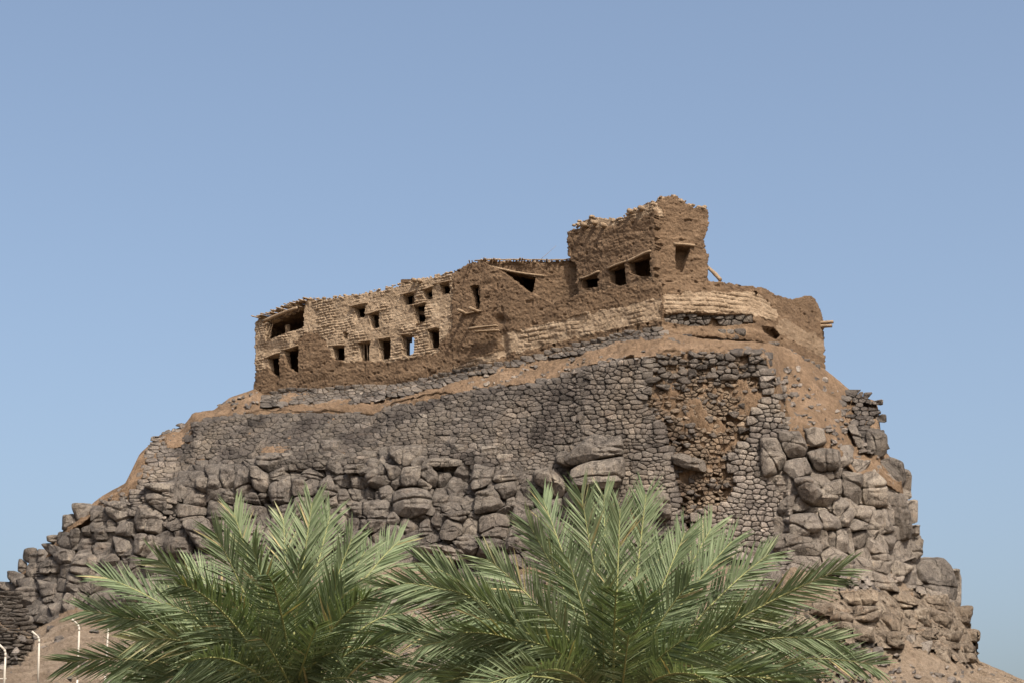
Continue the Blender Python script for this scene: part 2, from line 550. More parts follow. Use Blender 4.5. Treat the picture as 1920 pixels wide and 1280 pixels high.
# ------------------------------------------------------------------ hill mesh
def build_hill():
    xs = np.concatenate([np.arange(-1500, -240, 40), np.arange(-240, 2160, 3.6), np.arange(2160, 3201, 40)])
    nc = len(xs)
    rows = []           # (x, y, Y, push) or world rows
    counts = [20, 44, 52, 56, 26]
    py, pY = B1(xs)
    rowsx, rowsy, rowsY = [], [], []
    for k in range(len(LINES) - 1):
        a, b = LINES[k](xs), LINES[k + 1](xs)
        b = (np.maximum(b[0], a[0] + 0.5), b[1])
        cnt = counts[k]
        for i in range(cnt):
            t = i / cnt
            rowsy.append(a[0] + (b[0] - a[0]) * t)
            rowsY.append(a[1] + (b[1] - a[1]) * t)
    rowsy.append(LINES[-1](xs)[0]); rowsY.append(LINES[-1](xs)[1])
    y = np.array(rowsy); Y = np.array(rowsY)
    x = np.broadcast_to(xs, y.shape)
    push = np.zeros_like(y)
    for poly, d in ((W_LONG, .45), (W_END, .3), (W_RIGHT, .35), (W_KERB, .5), (W_CORE, .32), (W_RUIN, .3), (W_FLAKE, .3)):
        push = np.where(inside(poly, x, y), d, push)
    # rock band sits in front of the soil
    t3, t4 = B3(xs)[0], B4(xs)[0]
    rockband = smooth(t3 - 6, t3 + 6, y) * (1 - smooth(t4 - 12, t4 + 5, y))
    push = np.maximum(push, rockband * 1.3)
    # the dark hollow under the boulders at the far left
    cave = np.exp(-(((x - 44) / 20) ** 2 + ((y - 1172) / 17) ** 2) * 1.3)
    push = push + cave * 2.2
    cave2 = np.exp(-(((x - 250) / 36) ** 2 + ((y - 1128) / 26) ** 2) * 1.2)
    push = push + cave2 * 2.0
    Y = np.where(inside([(-120, 1108), (24, 1108), (44, 1140), (66, 1190), (60, 1224), (38, 1247), (-60, 1272), (-120, 1280)], x, y), np.maximum(Y, 100.8), Y)
    P = unproj(x, y, Y + push)
    q = P.reshape(-1, 3)
    d = fbm(q * 0.32, 3, 3) * 0.5 + fbm(q * 1.5, 4, 9) * 0.22 + np.abs(fbm(q * 4.5, 3, 21)) * 0.2 + fbm(q * 8.5, 2, 25) * .10 + fbm(q * np.array([1.5, .5, .3]), 3, 27) * .22
    core = inside(W_CORE, x, y).ravel()
    d = np.where(core, d * 1.2 + fbm(q * 2.5, 3, 33) * 0.28, d)
    t1 = B1(xs)[0]
    edge = smooth(0, 8, (y - t1)).ravel()
    fr = np.broadcast_to(((xs > -240) & (xs < 2160)), y.shape).ravel()
    amp = (0.25 + 0.75 * edge)
    q = q + np.stack([0 * d, -d * amp * 0.75, d * amp * 0.45], -1)
    P = q.reshape(P.shape)
    # back of the hill and foot down to the plain
    top = P[0].copy()
    back = []
    for dy, dz in ((70, None), (45, -16), (26, -6), (15, -1.2), (7, -0.35), (2.0, -0.15)):
        r = top.copy()
        r[:, 1] += dy
        if dz is None:
            r[:, 2] = -0.5
        else:
            r[:, 2] = np.maximum(r[:, 2] + dz, -0.5)
        back.append(r)
    foot = []
    last = P[-1].copy()
    for f, zz in ((0.6, 0.35), (1.0, 0.0)):
        r = last.copy()
        r[:, 1] = last[:, 1] + (40 - last[:, 1]) * f
        r[:, 2] = last[:, 2] * zz - (0.3 if f == 1.0 else 0)
        foot.append(r)
    A = np.concatenate([np.array(back), P, np.array(foot)], 0)
    nr = A.shape[0]
    idx = np.arange(nr * nc).reshape(nr, nc)
    F = np.stack([idx[:-1, :-1], idx[1:, :-1], idx[1:, 1:], idx[:-1, 1:]], -1).reshape(-1, 4)
    zone = np.ones((nr, nc))
    nb = len(back)
    zz = smooth(t4 - 30, t4 + 30, y)
    zz = np.where(x > 1480, np.maximum(zz, smooth(1040, 1090, y)), zz)
    zone[nb:nb + y.shape[0]] = zz
    zone[:nb] = 0.3
    o = make("hill", A.reshape(-1, 3), F, M_DIRT, attr={"zone": zone.ravel()}, origin=(0, 0, 0))
    tag(o, kind="structure")


build_hill()

# the plain: one sheet out to the horizon
def build_ground():
    r = np.concatenate([np.linspace(0, 60, 13), [90, 150, 300, 700, 1600, 4000]])
    k = 64
    vs = [(0, 30, 0)]
    for rr in r[1:]:
        for j in range(k):
            a = 2 * math.pi * j / k
            px, pyy = rr * math.cos(a), 30 + rr * math.sin(a)
            vs.append((px, pyy, 0.12 * math.sin(px * .3) * math.sin(pyy * .23)))
    fs = [(0, 1 + j, 1 + (j + 1) % k) for j in range(k)]
    for i in range(len(r) - 2):
        for j in range(k):
            a, b = 1 + i * k + j, 1 + i * k + (j + 1) % k
            fs.append((a, a + k, b + k, b))
    o = make("ground", np.array(vs), fs, M_DIRT, attr={"zone": np.ones(len(vs))}, origin=(0, 0, 0))
    tag(o, kind="structure")


build_ground()


# ------------------------------------------------------------------ stones: Voronoi cells -> pillowed stones
def clip(poly, nx, ny, c):
    out = []
    n = len(poly)
    for i in range(n):
        p, q = poly[i], poly[(i + 1) % n]
        dp, dq = p[0] * nx + p[1] * ny - c, q[0] * nx + q[1] * ny - c
        if dp <= 0:
            out.append(p)
        if (dp < 0 < dq) or (dq < 0 < dp):
            t = dp / (dp - dq)
            out.append((p[0] + (q[0] - p[0]) * t, p[1] + (q[1] - p[1]) * t))
    return out


def voronoi(seeds, ax, lim):
    """cells of the seeds in a space squeezed along x by ax, each limited to +-lim"""
    s = np.asarray(seeds, float) * np.array([ax, 1.0])
    cells = []
    for i in range(len(s)):
        d = s - s[i]
        d2 = (d ** 2).sum(1)
        nb = np.argsort(d2)[1:16] if len(s) > 16 else [j for j in range(len(s)) if j != i]
        L = lim
        poly = [(-L, -L), (L, -L), (L, L), (-L, L)]
        for j in nb:
            if d2[j] > 16 * L * L or d2[j] < 1e-6:
                continue
            poly = clip(poly, d[j, 0], d[j, 1], d2[j] / 2)
            if len(poly) < 3:
                break
        cells.append((np.array(poly) + s[i]) / np.array([ax, 1.0]) if len(poly) >= 3 else None)
    return cells


def chaikin(p, it=1, k=0.25):
    for _ in range(it):
        q = np.roll(p, -1, 0)
        a = p * (1 - k) + q * k
        b = p * k + q * (1 - k)
        p = np.stack([a, b], 1).reshape(-1, 2)
    return p


def stone_into(mb, poly, depthfn, bulge, back, tone, rg, shrink=0.9, profile=((1.0, .0), (.975, .6), (.85, .9), (.45, 1.0))):
    c = poly.mean(0)
    p = chaikin(poly, 1, 0.17)
    p = c + (p - c) * shrink * (1 + rg.uniform(-.05, .05, (len(p), 1)))
    n = len(p)
    tilt = rg.uniform(-.3, .3, 2) * bulge
    half = np.abs(p - c).max(0) + 1e-6
    V = []
    base = depthfn(c[0], c[1])[0]
    out = rg.uniform(-.25, .25) * bulge
    g = [(0.92, -back / max(bulge, 1e-6))] + list(profile)
    for s, h in g:
        q = c + (p - c) * s
        r = (q - c) / half
        Y = base + 0.6 * (depthfn(q[:, 0], q[:, 1]) - base) - bulge * h - (tilt[0] * r[:, 0] + tilt[1] * r[:, 1]) * max(h, 0) - out
        Y = Y + rg.uniform(-.10, .10, n) * bulge * (1 if h > 0 else 0)
        V.append(unproj(q[:, 0], q[:, 1], Y))
    V = np.concatenate(V + [unproj([c[0]], [c[1]], [base - bulge * 1.03 - out])])
    F = []
    m = len(g)
    for k in range(m - 1):
        for j in range(n):
            a, b = k * n + j, k * n + (j + 1) % n
            F.append((a, a + n, b + n, b))
    top = m * n
    for j in range(n):
        F.append(((m - 1) * n + j, top, (m - 1) * n + (j + 1) % n))
    mb.add(V, F, tone)


def seeds_in(poly, dx, dy, slope, rg, drop=0.12, jit=0.33):
    a = np.array(poly)
    x0, y0 = a.min(0); x1, y1 = a.max(0)
    pts = []
    row = 0
    yy = y0 - abs(slope) * (x1 - x0) - dy
    while yy < y1 + abs(slope) * (x1 - x0) + dy:
        h = dy * rg.uniform(.8, 1.25)
        xx = x0 - dx * rg.uniform(0, 1)
        while xx < x1 + dx:
            w = dx * rg.uniform(.65, 1.4)
            if rg.random() > drop:
                pts.append((xx + w / 2 + rg.uniform(-jit, jit) * dx * .4, yy + slope * (xx - x0) + rg.uniform(-jit, jit) * dy + 2.5 * math.sin(xx * .03 + row)))
            xx += w
        yy += h
        row += 1
    pts = np.array(pts)
    return pts[inside(poly, pts[:, 0], pts[:, 1])]


def masonry(mb, poly, dx, dy, slope, depthfn, bulge, tone, seed, drop=0.12, shrink=0.95, keep=1.0, lim=None, jit=.24):
    rg = np.random.default_rng(seed)
    sd = seeds_in(poly, dx, dy, slope, rg, drop, jit)
    ax = dy / dx * .95
    cells = voronoi(sd, ax, (lim or 1.15) * dy)
    for s, c in zip(sd, cells):
        if c is None or rg.random() > keep:
            continue
        t = tone(s[0], s[1]) * rg.choice([.72, .85, .95, 1.0, 1.08, 1.2, 1.45], p=[.12, .2, .22, .2, .14, .08, .04])
        stone_into(mb, c, depthfn, bulge * rg.uniform(.7, 1.3), 0.35, t, rg, shrink)


def off(d):
    return lambda x, y: Dfield(x, y) + d


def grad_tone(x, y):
    # darker at the crest and on the left, paler towards the lower right
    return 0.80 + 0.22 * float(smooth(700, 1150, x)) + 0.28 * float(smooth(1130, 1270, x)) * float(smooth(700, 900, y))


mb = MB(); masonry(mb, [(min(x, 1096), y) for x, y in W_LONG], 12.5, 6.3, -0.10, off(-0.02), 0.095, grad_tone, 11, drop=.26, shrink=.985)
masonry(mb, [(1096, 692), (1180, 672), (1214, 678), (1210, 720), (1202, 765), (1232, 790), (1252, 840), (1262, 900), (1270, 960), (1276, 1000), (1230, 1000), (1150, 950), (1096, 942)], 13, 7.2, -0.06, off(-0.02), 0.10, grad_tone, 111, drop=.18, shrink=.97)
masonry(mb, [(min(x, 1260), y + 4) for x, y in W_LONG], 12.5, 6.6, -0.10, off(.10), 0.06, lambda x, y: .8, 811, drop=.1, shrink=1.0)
tag(mb.build("stone_wall", M_STONE, use_attr=True), "long dark drystone retaining wall above the boulder cliff, below the sloping earth terrace", "stone wall")
mb = MB(); masonry(mb, W_END, 13, 6.5, -0.05, off(-0.25), 0.12, lambda x, y: 1.25, 12)  # raised tone paints the end's stronger sunlight into its stone colour
tag(mb.build("stone_wall", M_STONE, use_attr=True), "small paler drystone wall end rising at the left edge of the hill", "stone wall")
mb = MB(); masonry(mb, W_RIGHT, 13.5, 8.5, 0.02, off(-0.05), 0.14, lambda x, y: 1.3 + .5 * float(smooth(780, 960, y)), 13)
tag(mb.build("stone_wall", M_STONE, use_attr=True), "pale drystone strip right of the collapsed earth core, beside stacked boulders", "stone wall")
mb = MB(); masonry(mb, W_KERB, 12, 5.2, -0.17, off(-0.5), 0.15, lambda x, y: .95, 14, shrink=.95)
tag(mb.build("stone_wall", M_STONE, use_attr=True), "low kerb of two or three stone courses along the foot of the mud fort", "stone wall")
mb = MB(); masonry(mb, W_RUIN, 13, 8, 0.1, off(-0.15), 0.2, lambda x, y: .9, 15, keep=.85)
tag(mb.build("stone_wall", M_STONE, use_attr=True), "crumbled scrap of stone walling on the skyline at the right end of the earth slope", "stone wall")
mb = MB(); masonry(mb, W_FLAKE, 18, 5.5, 0.05, lambda x, y: 100.4 + 0 * np.atleast_1d(x), 0.18, lambda x, y: .7, 16)
tag(mb.build("stone_wall", M_STONE, use_attr=True), "wall of thin flat stones at the left picture edge behind the white posts", "stone wall")
mb = MB(); masonry(mb, W_CORE, 9.5, 6, 0.0, off(0.22), 0.12, lambda x, y: 1.0, 17, drop=.15, shrink=.93, keep=.72, jit=.6)
tag(mb.build("core_stones", M_DUSTY, use_attr=True), "small dusty stones packed in the collapsed earth core of the buttress", "rubble", kind="stuff")
mb = MB(); masonry(mb, W_CORE, 13, 8, 0.0, off(0.2), 0.2, lambda x, y: .95, 817, drop=.2, shrink=.85, keep=.22, jit=.6)
up = [(1215, 678), (1245, 662), (1330, 656), (1436, 660), (1440, 715), (1330, 700), (1225, 735)]
masonry(mb, up, 16, 8, 0.0, off(0.1), 0.2, lambda x, y: .9, 18, drop=.2, shrink=.92, keep=.72, jit=.4)
tag(mb.build("rubble", M_STONE, use_attr=True), "dark tumbled stones over the top of the collapsed buttress core", "rubble", kind="stuff")
mb = MB(); masonry(mb, W_HEAP, 13, 9, 0.0, off(-0.1), 0.25, lambda x, y: .65 if x < 1560 else 1.1, 19, drop=.15, shrink=.9, keep=.9)
tag(mb.build("stone_heap", M_STONE, use_attr=True), "heap of small blackened stones at the foot of the rough outcrop, by the palm fronds", "stone heap")

# ------------------------------------------------------------------ jointed rock behind the boulders (part of the cliff)
def cliff_fill():
    rg = np.random.default_rng(31)
    mbd, mbp = MB(), MB()
    left = []
    for x in range(-150, 1470, 20):
        left.append((x, float(B3(x)[0]) + 2))
    for x in range(1460, -151, -20):
        left.append((x, float(B4(x)[0]) - 2))
    right = [(1476, 845), (1500, 840), (1570, 854), (1600, 895), (1650, 902), (1684, 930), (1695, 1005), (1712, 1062), (1770, 1098), (1780, 1140), (1700, 1110),
             (1640, 1082), (1600, 1072), (1480, 1064)]
    prof = ((1.0, 0), (.985, .5), (.9, .85), (.6, 1.0))
    for poly, mb_, dx, dy in ((left, mbd, 34, 23), (right, mbp, 46, 36)):
        sd = seeds_in(poly, dx, dy, -.06, rg, .1)
        cells = voronoi(sd, dy / dx, dy * 1.0)
        for s, c in zip(sd, cells):
            if c is None:
                continue
            c = chaikin(c, 1, .1)
            stone_into(mb_, c, lambda x_, y_: Dledge(x_, y_) + .3, rg.uniform(.12, .4), .9, 1.0, rg, .985, prof)
    a = mbd.build("cliff", M_ROCK, sharp=40); tag(a, kind="structure")
    b = mbp.build("cliff", M_ROCKP, sharp=40); tag(b, kind="structure")


cliff_fill()

# ------------------------------------------------------------------ boulders
def boulder_mesh(poly, depth_c, bulge, back, seed, rough=.75, facets=6):
    rg = np.random.default_rng(seed)
    poly = np.array(poly, float)
    c = poly.mean(0)
    poly = c + (poly - c) * 1.0
    # resample the edges and jitter so that no two outlines are alike
    p = chaikin(poly, 1, 0.13)
    p = chaikin(p, 1, 0.22)
    size = max(np.ptp(p[:, 0]), np.ptp(p[:, 1]))
    n = int(np.clip(size * 1.3, 32, 110))
    seg = np.linalg.norm(np.roll(p, -1, 0) - p, axis=1)
    cum = np.concatenate([[0], np.cumsum(seg)])
    pc = np.concatenate([p, p[:1]])
    tt = np.linspace(0, cum[-1], n, endpoint=False)
    p = np.stack([np.interp(tt, cum, pc[:, 0]), np.interp(tt, cum, pc[:, 1])], 1)
    m = int(np.clip(size / 4, 8, 22))
    g = [(.55, back), (.85, back * .85), (.97, back * .5), (1.0, back * .18), (1.0, 0.0)]
    for s_ in [.993, .975, .945, .905] + list(np.linspace(.85, .03, m)):
        g.append((s_, -bulge * (1 - s_ ** 6) ** .45))
    Dc = Dfield(c[0], c[1])[0]
    V = []
    tl = rg.uniform(-.22, .22, 2) * bulge / (size * .5)
    for s, dep in g:
        q = c + (p - c) * s
        Y = depth_c + .45 * (Dfield(q[:, 0], q[:, 1]) - Dc).clip(-1.2, 1.2) * .5 + dep + ((q - c) @ tl if dep < 0 else 0) + (.55 * (strata(q[:, 0], q[:, 1]) - strata(c[:1], c[1:])) if dep < 0 else 0)
        V.append(unproj(q[:, 0], q[:, 1], Y))
    V = np.concatenate(V)
    cen = unproj(c[0], c[1], depth_c)
    R = V - cen
    for k in range(facets):
        nn = np.array([rg.uniform(-.75, .75), -rg.uniform(.5, 1), rg.uniform(-.75, .8)])
        nn /= np.linalg.norm(nn)
        d = R @ nn
        lim = d.max() * rg.uniform(.74, .93)
        R = R - np.outer(np.maximum(d - lim, 0) * .95, nn)
    W = size * 0.026
    q = R + cen + seed * 3.7
    dn = fbm(q * (1.3 / max(W, .5)), 3, seed) * .09 * W + fbm(q * 3.2, 3, seed + 5) * .05 + np.minimum(0, fbm(q * np.array([.8, .8, 2.6]), 2, seed + 8) + .25) * .10
    nr = R / np.maximum(np.linalg.norm(R, axis=1, keepdims=True), 1e-6)
    R = R + nr * (dn * rough)[:, None]
    a0 = rg.choice([0, 0, math.pi / 2])
    for _c in range(0 if size < 46 else (1 if size < 110 else 2)):
        a = a0 + rg.normal(0, .22)
        nn = np.array([math.sin(a), rg.uniform(-.3, .3), math.cos(a)])
        o_ = R @ nn - rg.uniform(-.35, .35) * np.abs(R @ nn).max() + fbm(q * 1.1, 3, seed + 60) * .12
        R = R - nr * (np.exp(-(o_ / .055) ** 2) * .16 * (.4 + .6 * (fbm(q * .9, 2, seed + 70) > -.1)))[:, None]
    V = R + cen
    F = []
    for k in range(len(g) - 1):
        for j in range(n):
            a, b = k * n + j, k * n + (j + 1) % n
            F.append((a, a + n, b + n, b))
    F.append(tuple(range((len(g) - 1) * n, len(g) * n))[::-1])
    F.append(tuple(range(n)))
    return V, F


def quad(x0, y0, x1, y1, rg, skew=0.1):
    w, h = x1 - x0, y1 - y0
    j = lambda: rg.uniform(-skew, skew)
    return [(x0 + j() * w, y0 + j() * h), ((x0 + x1) / 2 + j() * w, y0 - .02 * h + j() * h * .5), (x1 + j() * w, y0 + j() * h), (x1 + .02 * w, (y0 + y1) / 2 + j() * h),
            (x1 + j() * w, y1 + j() * h), ((x0 + x1) / 2 + j() * w, y1 + .02 * h + j() * h * .5), (x0 + j() * w, y1 + j() * h), (x0 - .02 * w, (y0 + y1) / 2 + j() * h)]


G_LEFT = ("brown jointed boulder stepping down the left skyline below the pale wall end", "boulders of the left shoulder")
G_MID = ("grey brown jointed block in the cliff band under the long drystone wall", "boulders under the long wall")
G_MIDR = ("weathered block in the cliff between the long drystone wall and the palm tips", "boulders above the palms")
G_CEN = ("rock of the outcrop that splits the long drystone wall at its right end", "boulders of the central outcrop")
G_RIGHT = ("pale tan block stacked in the steep cliff right of the stone buttress", "boulders of the right cliff")
LB = []   # (box or polygon, label-group, material, extra outward metres)
BOX_LEFT = """122 968 148 990;134 988 148 1030;141 950 172 983;173 960 200 978;200 947 253 974;219 980 253 1005;156 986 175 1005;94 1005 119 1021;
80 1020 122 1034;69 1033 94 1053;92 1033 141 1053;147 1008 175 1030;175 1019 212 1041;216 1005 250 1036;252 952 328 999;283 930 331 964;281 910 360 932;
252 1005 308 1040;306 1011 372 1040;239 1044 267 1096;269 1040 316 1080;128 1046 188 1077;67 1052 128 1074;47 1055 72 1083;
69 1089 120 1127;122 1080 166 1111;166 1075 206 1108;50 1139 94 1170;94 1130 119 1152;175 1105 223 1149;120 1111 137 1155;75 1074 125 1090;
219 1055 240 1080;200 975 219 990;177 978 199 992;178 993 200 1008;188 1042 218 1060;20 1074 48 1094;0 1095 30 1112;-20 1108 24 1128;48 1030 70 1054;36 1052 50 1076;318 1042 336 1062"""
BOX_MID = """340 922 388 947;331 947 391 977;388 940 437 996;350 1033 403 1062;569 837 603 866;606 831 637 856;550 839 569 859;487 858 531 881;547 862 581 883;
583 862 612 881;612 856 660 881;637 872 687 884;548 878 616 900;472 881 506 916;505 878 531 903;512 888 548 947;416 884 440 919;442 888 469 925;
388 897 416 928;369 900 388 919;456 925 503 944;403 920 440 941;440 944 508 984;545 903 594 931;591 900 637 944;619 895 684 916;631 912 675 944;
615 927 631 947;522 944 553 972;551 928 590 981;590 944 616 981;639 940 675 969;619 969 669 994;508 948 522 985;400 996 440 1040;440 985 505 1030;520 972 590 1010;590 982 640 1020;530 850 552 862"""
BOX_MIDR = """739 841 794 872;794 844 848 865;841 837 889 859;685 848 719 865;640 857 674 871;706 857 722 871;689 865 706 880;687 872 737 914;
719 874 752 895;751 872 788 910;790 871 818 914;640 895 685 914;848 872 893 895;874 865 927 914;822 889 846 910;
826 899 880 929;812 929 887 959;929 904 962 936;684 939 732 970;689 914 709 936;711 908 732 934;640 912 675 940;
640 940 675 968;728 962 749 981;752 970 787 1000;786 972 818 1015;831 970 865 1013;867 972 895 1004;812 966 831 992;828 959 882 974;676 976 721 994;
702 991 726 1017;726 985 752 1019;640 970 672 992;835 1009 897 1034;923 891 959 902;948 934 966 951;970 925 996 951;784 897 805 914;
734 897 751 914;890 858 922 872;905 840 930 858;930 852 952 870;965 950 990 985;952 990 985 1020;640 1000 690 1040;690 1020 740 1060"""
BOX_CEN = """1048 870 1069 887;971 918 1003 955;1028 935 1056 962;1052 952 1070 978;1160 926 1204 950;1225 983 1256 1002;1009 920 1029 936;1000 955 1040 1000;1060 920 1110 960;1110 920 1160 955;1190 950 1224 985"""
BOX_RIGHT = """1434 832 1469 882;1470 816 1510 861;1470 858 1521 896;1528 882 1575 903;1537 901 1579 928;1458 885 1482 932;1470 924 1516 961;
1579 882 1619 942;1593 863 1617 884;1619 875 1661 896;1535 960 1570 990;1549 932 1590 968;1579 955 1600 980;1600 951 1634 980;1590 970 1629 994;
1630 955 1680 1003;1466 1000 1548 1040;1540 998 1582 1045;1610 1028 1638 1050;1630 1047 1670 1074;1600 992 1628 1025;1680 1012 1722 1056;1670 1055 1712 1076;
1604 1070 1680 1100;1691 1072 1722 1102;1652 1000 1676 1026;1480 1040 1530 1065;1545 1045 1600 1072"""
for txt, lg, mt in ((BOX_LEFT, G_LEFT, M_ROCK), (BOX_MID, G_MID, M_ROCK), (BOX_MIDR, G_MIDR, M_ROCK), (BOX_CEN, G_CEN, M_ROCK), (BOX_RIGHT, G_RIGHT, M_ROCKP)):
    for s in txt.replace("\n", "").split(";"):
        LB.append((tuple(float(v) for v in s.split()), lg, mt, 0.0))

SPECIAL = [
    ([(1058, 862), (1075, 840), (1113, 810), (1140, 818), (1168, 815), (1172, 852), (1135, 858), (1090, 868), (1072, 872)], "wedge shaped capstone on top of the big outcrop within the long wall", M_ROCK, 1.0),
    ([(1070, 880), (1095, 868), (1135, 859), (1170, 854), (1173, 893), (1160, 916), (1115, 922), (1070, 912)], "large smooth block under the wedge capstone, just above the middle palm fronds", M_ROCK, 1.05),
    ([(1040, 852), (1062, 842), (1085, 868), (1068, 874), (1043, 868)], "dark pointed rock left of the wedge capstone", M_ROCK, .8),
    ([(1000, 880), (1040, 872), (1060, 898), (1062, 930), (1048, 936), (1020, 916), (1002, 905)], "dark cracked rock leaning left of the large smooth block", M_ROCK, .7),
    ([(1219, 924), (1240, 919), (1258, 935), (1261, 972), (1235, 978), (1218, 960)], "pale rounded boulder at the foot of the wall beside the dark broken edge", M_ROCKP, .5),
    ([(1258, 853), (1276, 849), (1322, 862), (1324, 884), (1290, 880), (1262, 868)], "tan slanted ledge sticking out of the collapsed earth core", M_ROCKP, .2),
    ([(335, 975), (392, 967), (408, 1030), (375, 1036)], "tall dark block tapering downwards, just left of the left palm's highest tips", M_ROCK, .2),
    ([(27, 1104), (50, 1098), (72, 1102), (80, 1130), (60, 1139), (32, 1136)], "pale boulder overhanging the dark hollow at the far left", M_ROCKP, .5),
    ([(734, 922), (760, 914), (800, 917), (815, 940), (806, 962), (760, 972), (736, 960)], "broad rounded boulder in the middle of the cliff below the small dark cave", M_ROCK, .25),
    ([(889, 922), (925, 912), (940, 930), (948, 955), (920, 960), (887, 965)], "wide block tilted to the right, above the square pale cliff block", M_ROCK, .2),
    ([(897, 968), (930, 960), (952, 966), (958, 1005), (930, 1013), (898, 1006)], "big square pale block at the foot of the cliff, left of the right palm", M_ROCKP, .3),
    ([(775, 1022), (822, 1018), (870, 1030), (905, 1050), (880, 1060), (820, 1042), (780, 1040)], "long smooth pale slab lying under the cliff between the palms", M_ROCKP, .3),
    ([(897, 1013), (920, 1012), (932, 1030), (920, 1042), (898, 1036)], "small pale rounded boulder at the right end of the long slab", M_ROCKP, .3),
    ([(790, 860), (830, 856), (879, 862), (880, 873), (830, 876), (792, 872)], "thin dark slab roofing a small cave in the middle of the cliff", M_ROCK, .5),
    ([(1508, 806), (1522, 798), (1545, 802), (1551, 832), (1512, 840)], "rounded boulder topping the stack beside the orange earth slope", M_ROCKP, .3),
    ([(1511, 848), (1540, 838), (1577, 842), (1576, 880), (1530, 884)], "dark cube shaped block under the rounded top boulder of the right cliff", M_ROCK, .45),
    ([(1486, 897), (1520, 890), (1546, 926), (1526, 947), (1502, 936)], "slanting pale block below the two stacked column blocks of the right cliff", M_ROCKP, .2),
    ([(1617, 886), (1640, 882), (1662, 900), (1667, 948), (1640, 952), (1616, 944)], "tall smooth brown slab near the right skyline with a shadow line at its foot", M_ROCKP, .35),
    ([(1588, 797), (1603, 793), (1628, 845), (1610, 850)], "narrow slanted slab bedded in the orange earth slope", M_ROCKP, .2),
    ([(1622, 806), (1648, 801), (1665, 815), (1663, 852), (1640, 858), (1624, 845)], "dark grey boulder on the skyline below the crumbled stone walling", M_ROCK, .2),
    ([(1643, 866), (1668, 855), (1695, 865), (1700, 900), (1690, 918), (1655, 920)], "big dark round boulder overhanging the right skyline", M_ROCK, .2),
    ([(1664, 928), (1694, 921), (1706, 960), (1712, 992), (1706, 1012), (1682, 1010), (1666, 965)], "tall pale rock face forming the right skyline under the big round boulder", M_ROCKP, .2),
    ([(1698, 1000), (1722, 998), (1729, 1008), (1712, 1016), (1698, 1013)], "small flat stone jutting out like a beak on the right skyline", M_ROCK, .2),
    ([(1478, 962), (1530, 961), (1546, 990), (1500, 1010), (1480, 1006)], "boxy tan block overhanging a shadowed ledge right of the pale stone strip", M_ROCKP, .5),
    ([(1626, 1003), (1662, 1026), (1673, 1052), (1642, 1057), (1616, 1040)], "smooth diagonal slab in the lower right cliff", M_ROCKP, .2),
    ([(1710, 1066), (1728, 1047), (1770, 1044), (1786, 1060), (1797, 1098), (1789, 1130), (1742, 1127), (1722, 1092)], "huge dark boulder perched on the lower right skyline", M_ROCK, .3),
    ([(1697, 1190), (1716, 1188), (1717, 1219), (1698, 1218)], "small upright pale block in the underside of the rough outcrop", M_ROCKP, .9),
    ([(1722, 1204), (1750, 1199), (1745, 1216), (1738, 1236), (1722, 1232)], "cream coloured block next to the upright pale block of the rough outcrop", M_ROCKP, .8),
]


G_LOW = ("half buried tan boulder on the slope under the cliff, partly behind the palms", "boulders on the slope behind the palms")
_rg = np.random.default_rng(91)
for _i in range(52):
    _x = _rg.uniform(190, 1480); _y = _rg.uniform(1085, 1275)
    if _x < 330 and _y > 1150:
        continue
    _w = _rg.uniform(14, 42); _hh = _w * _rg.uniform(.5, .9)
    LB.append(((_x - _w, _y - _hh, _x + _w, _y + _hh), G_LOW, M_ROCKP if _rg.random() < .6 else M_ROCK, 0.0))


CHUNKS = [(1700, 1140, 1742, 1176), (1745, 1148, 1786, 1186), (1782, 1140, 1820, 1172), (1798, 1178, 1837, 1206), (1758, 1186, 1800, 1218), (1786, 1208, 1828, 1242), (1752, 1212, 1784, 1238),
          (1650, 1150, 1690, 1184), (1600, 1134, 1652, 1164), (1560, 1150, 1600, 1182), (1640, 1184, 1692, 1212), (1722, 1116, 1782, 1142), (1662, 1112, 1718, 1138), (1584, 1108, 1640, 1130), (1716, 1178, 1746, 1198),
          (1600, 1172, 1636, 1200), (1525, 1128, 1562, 1152)]


def fitted(i, sites, poly):
    # wedge the outline in between its neighbours, the joint lying in proportion to their sizes
    cx, cy, w, h = sites[i]
    poly = [(p[0] - cx, p[1] - cy) for p in poly]
    for j, (x2, y2, w2, h2) in enumerate(sites):
        if j == i:
            continue
        dx, dy = x2 - cx, y2 - cy
        d = math.hypot(dx, dy)
        if d < 1e-3 or d > (w + h + w2 + h2):
            continue
        nx, ny = dx / d, dy / d
        e1 = 1 / math.hypot(nx / (w / 2), ny / (h / 2)) * .5 + .5 * min(abs(nx) * w / 2 + abs(ny) * h / 2, max(w, h) / 2)
        e2 = 1 / math.hypot(nx / (w2 / 2), ny / (h2 / 2)) * .5 + .5 * min(abs(nx) * w2 / 2 + abs(ny) * h2 / 2, max(w2, h2) / 2)
        q = clip(poly, nx, ny, d * e1 / (e1 + e2))
        if len(q) >= 3:
            poly = q
    return [(p[0] + cx, p[1] + cy) for p in poly]


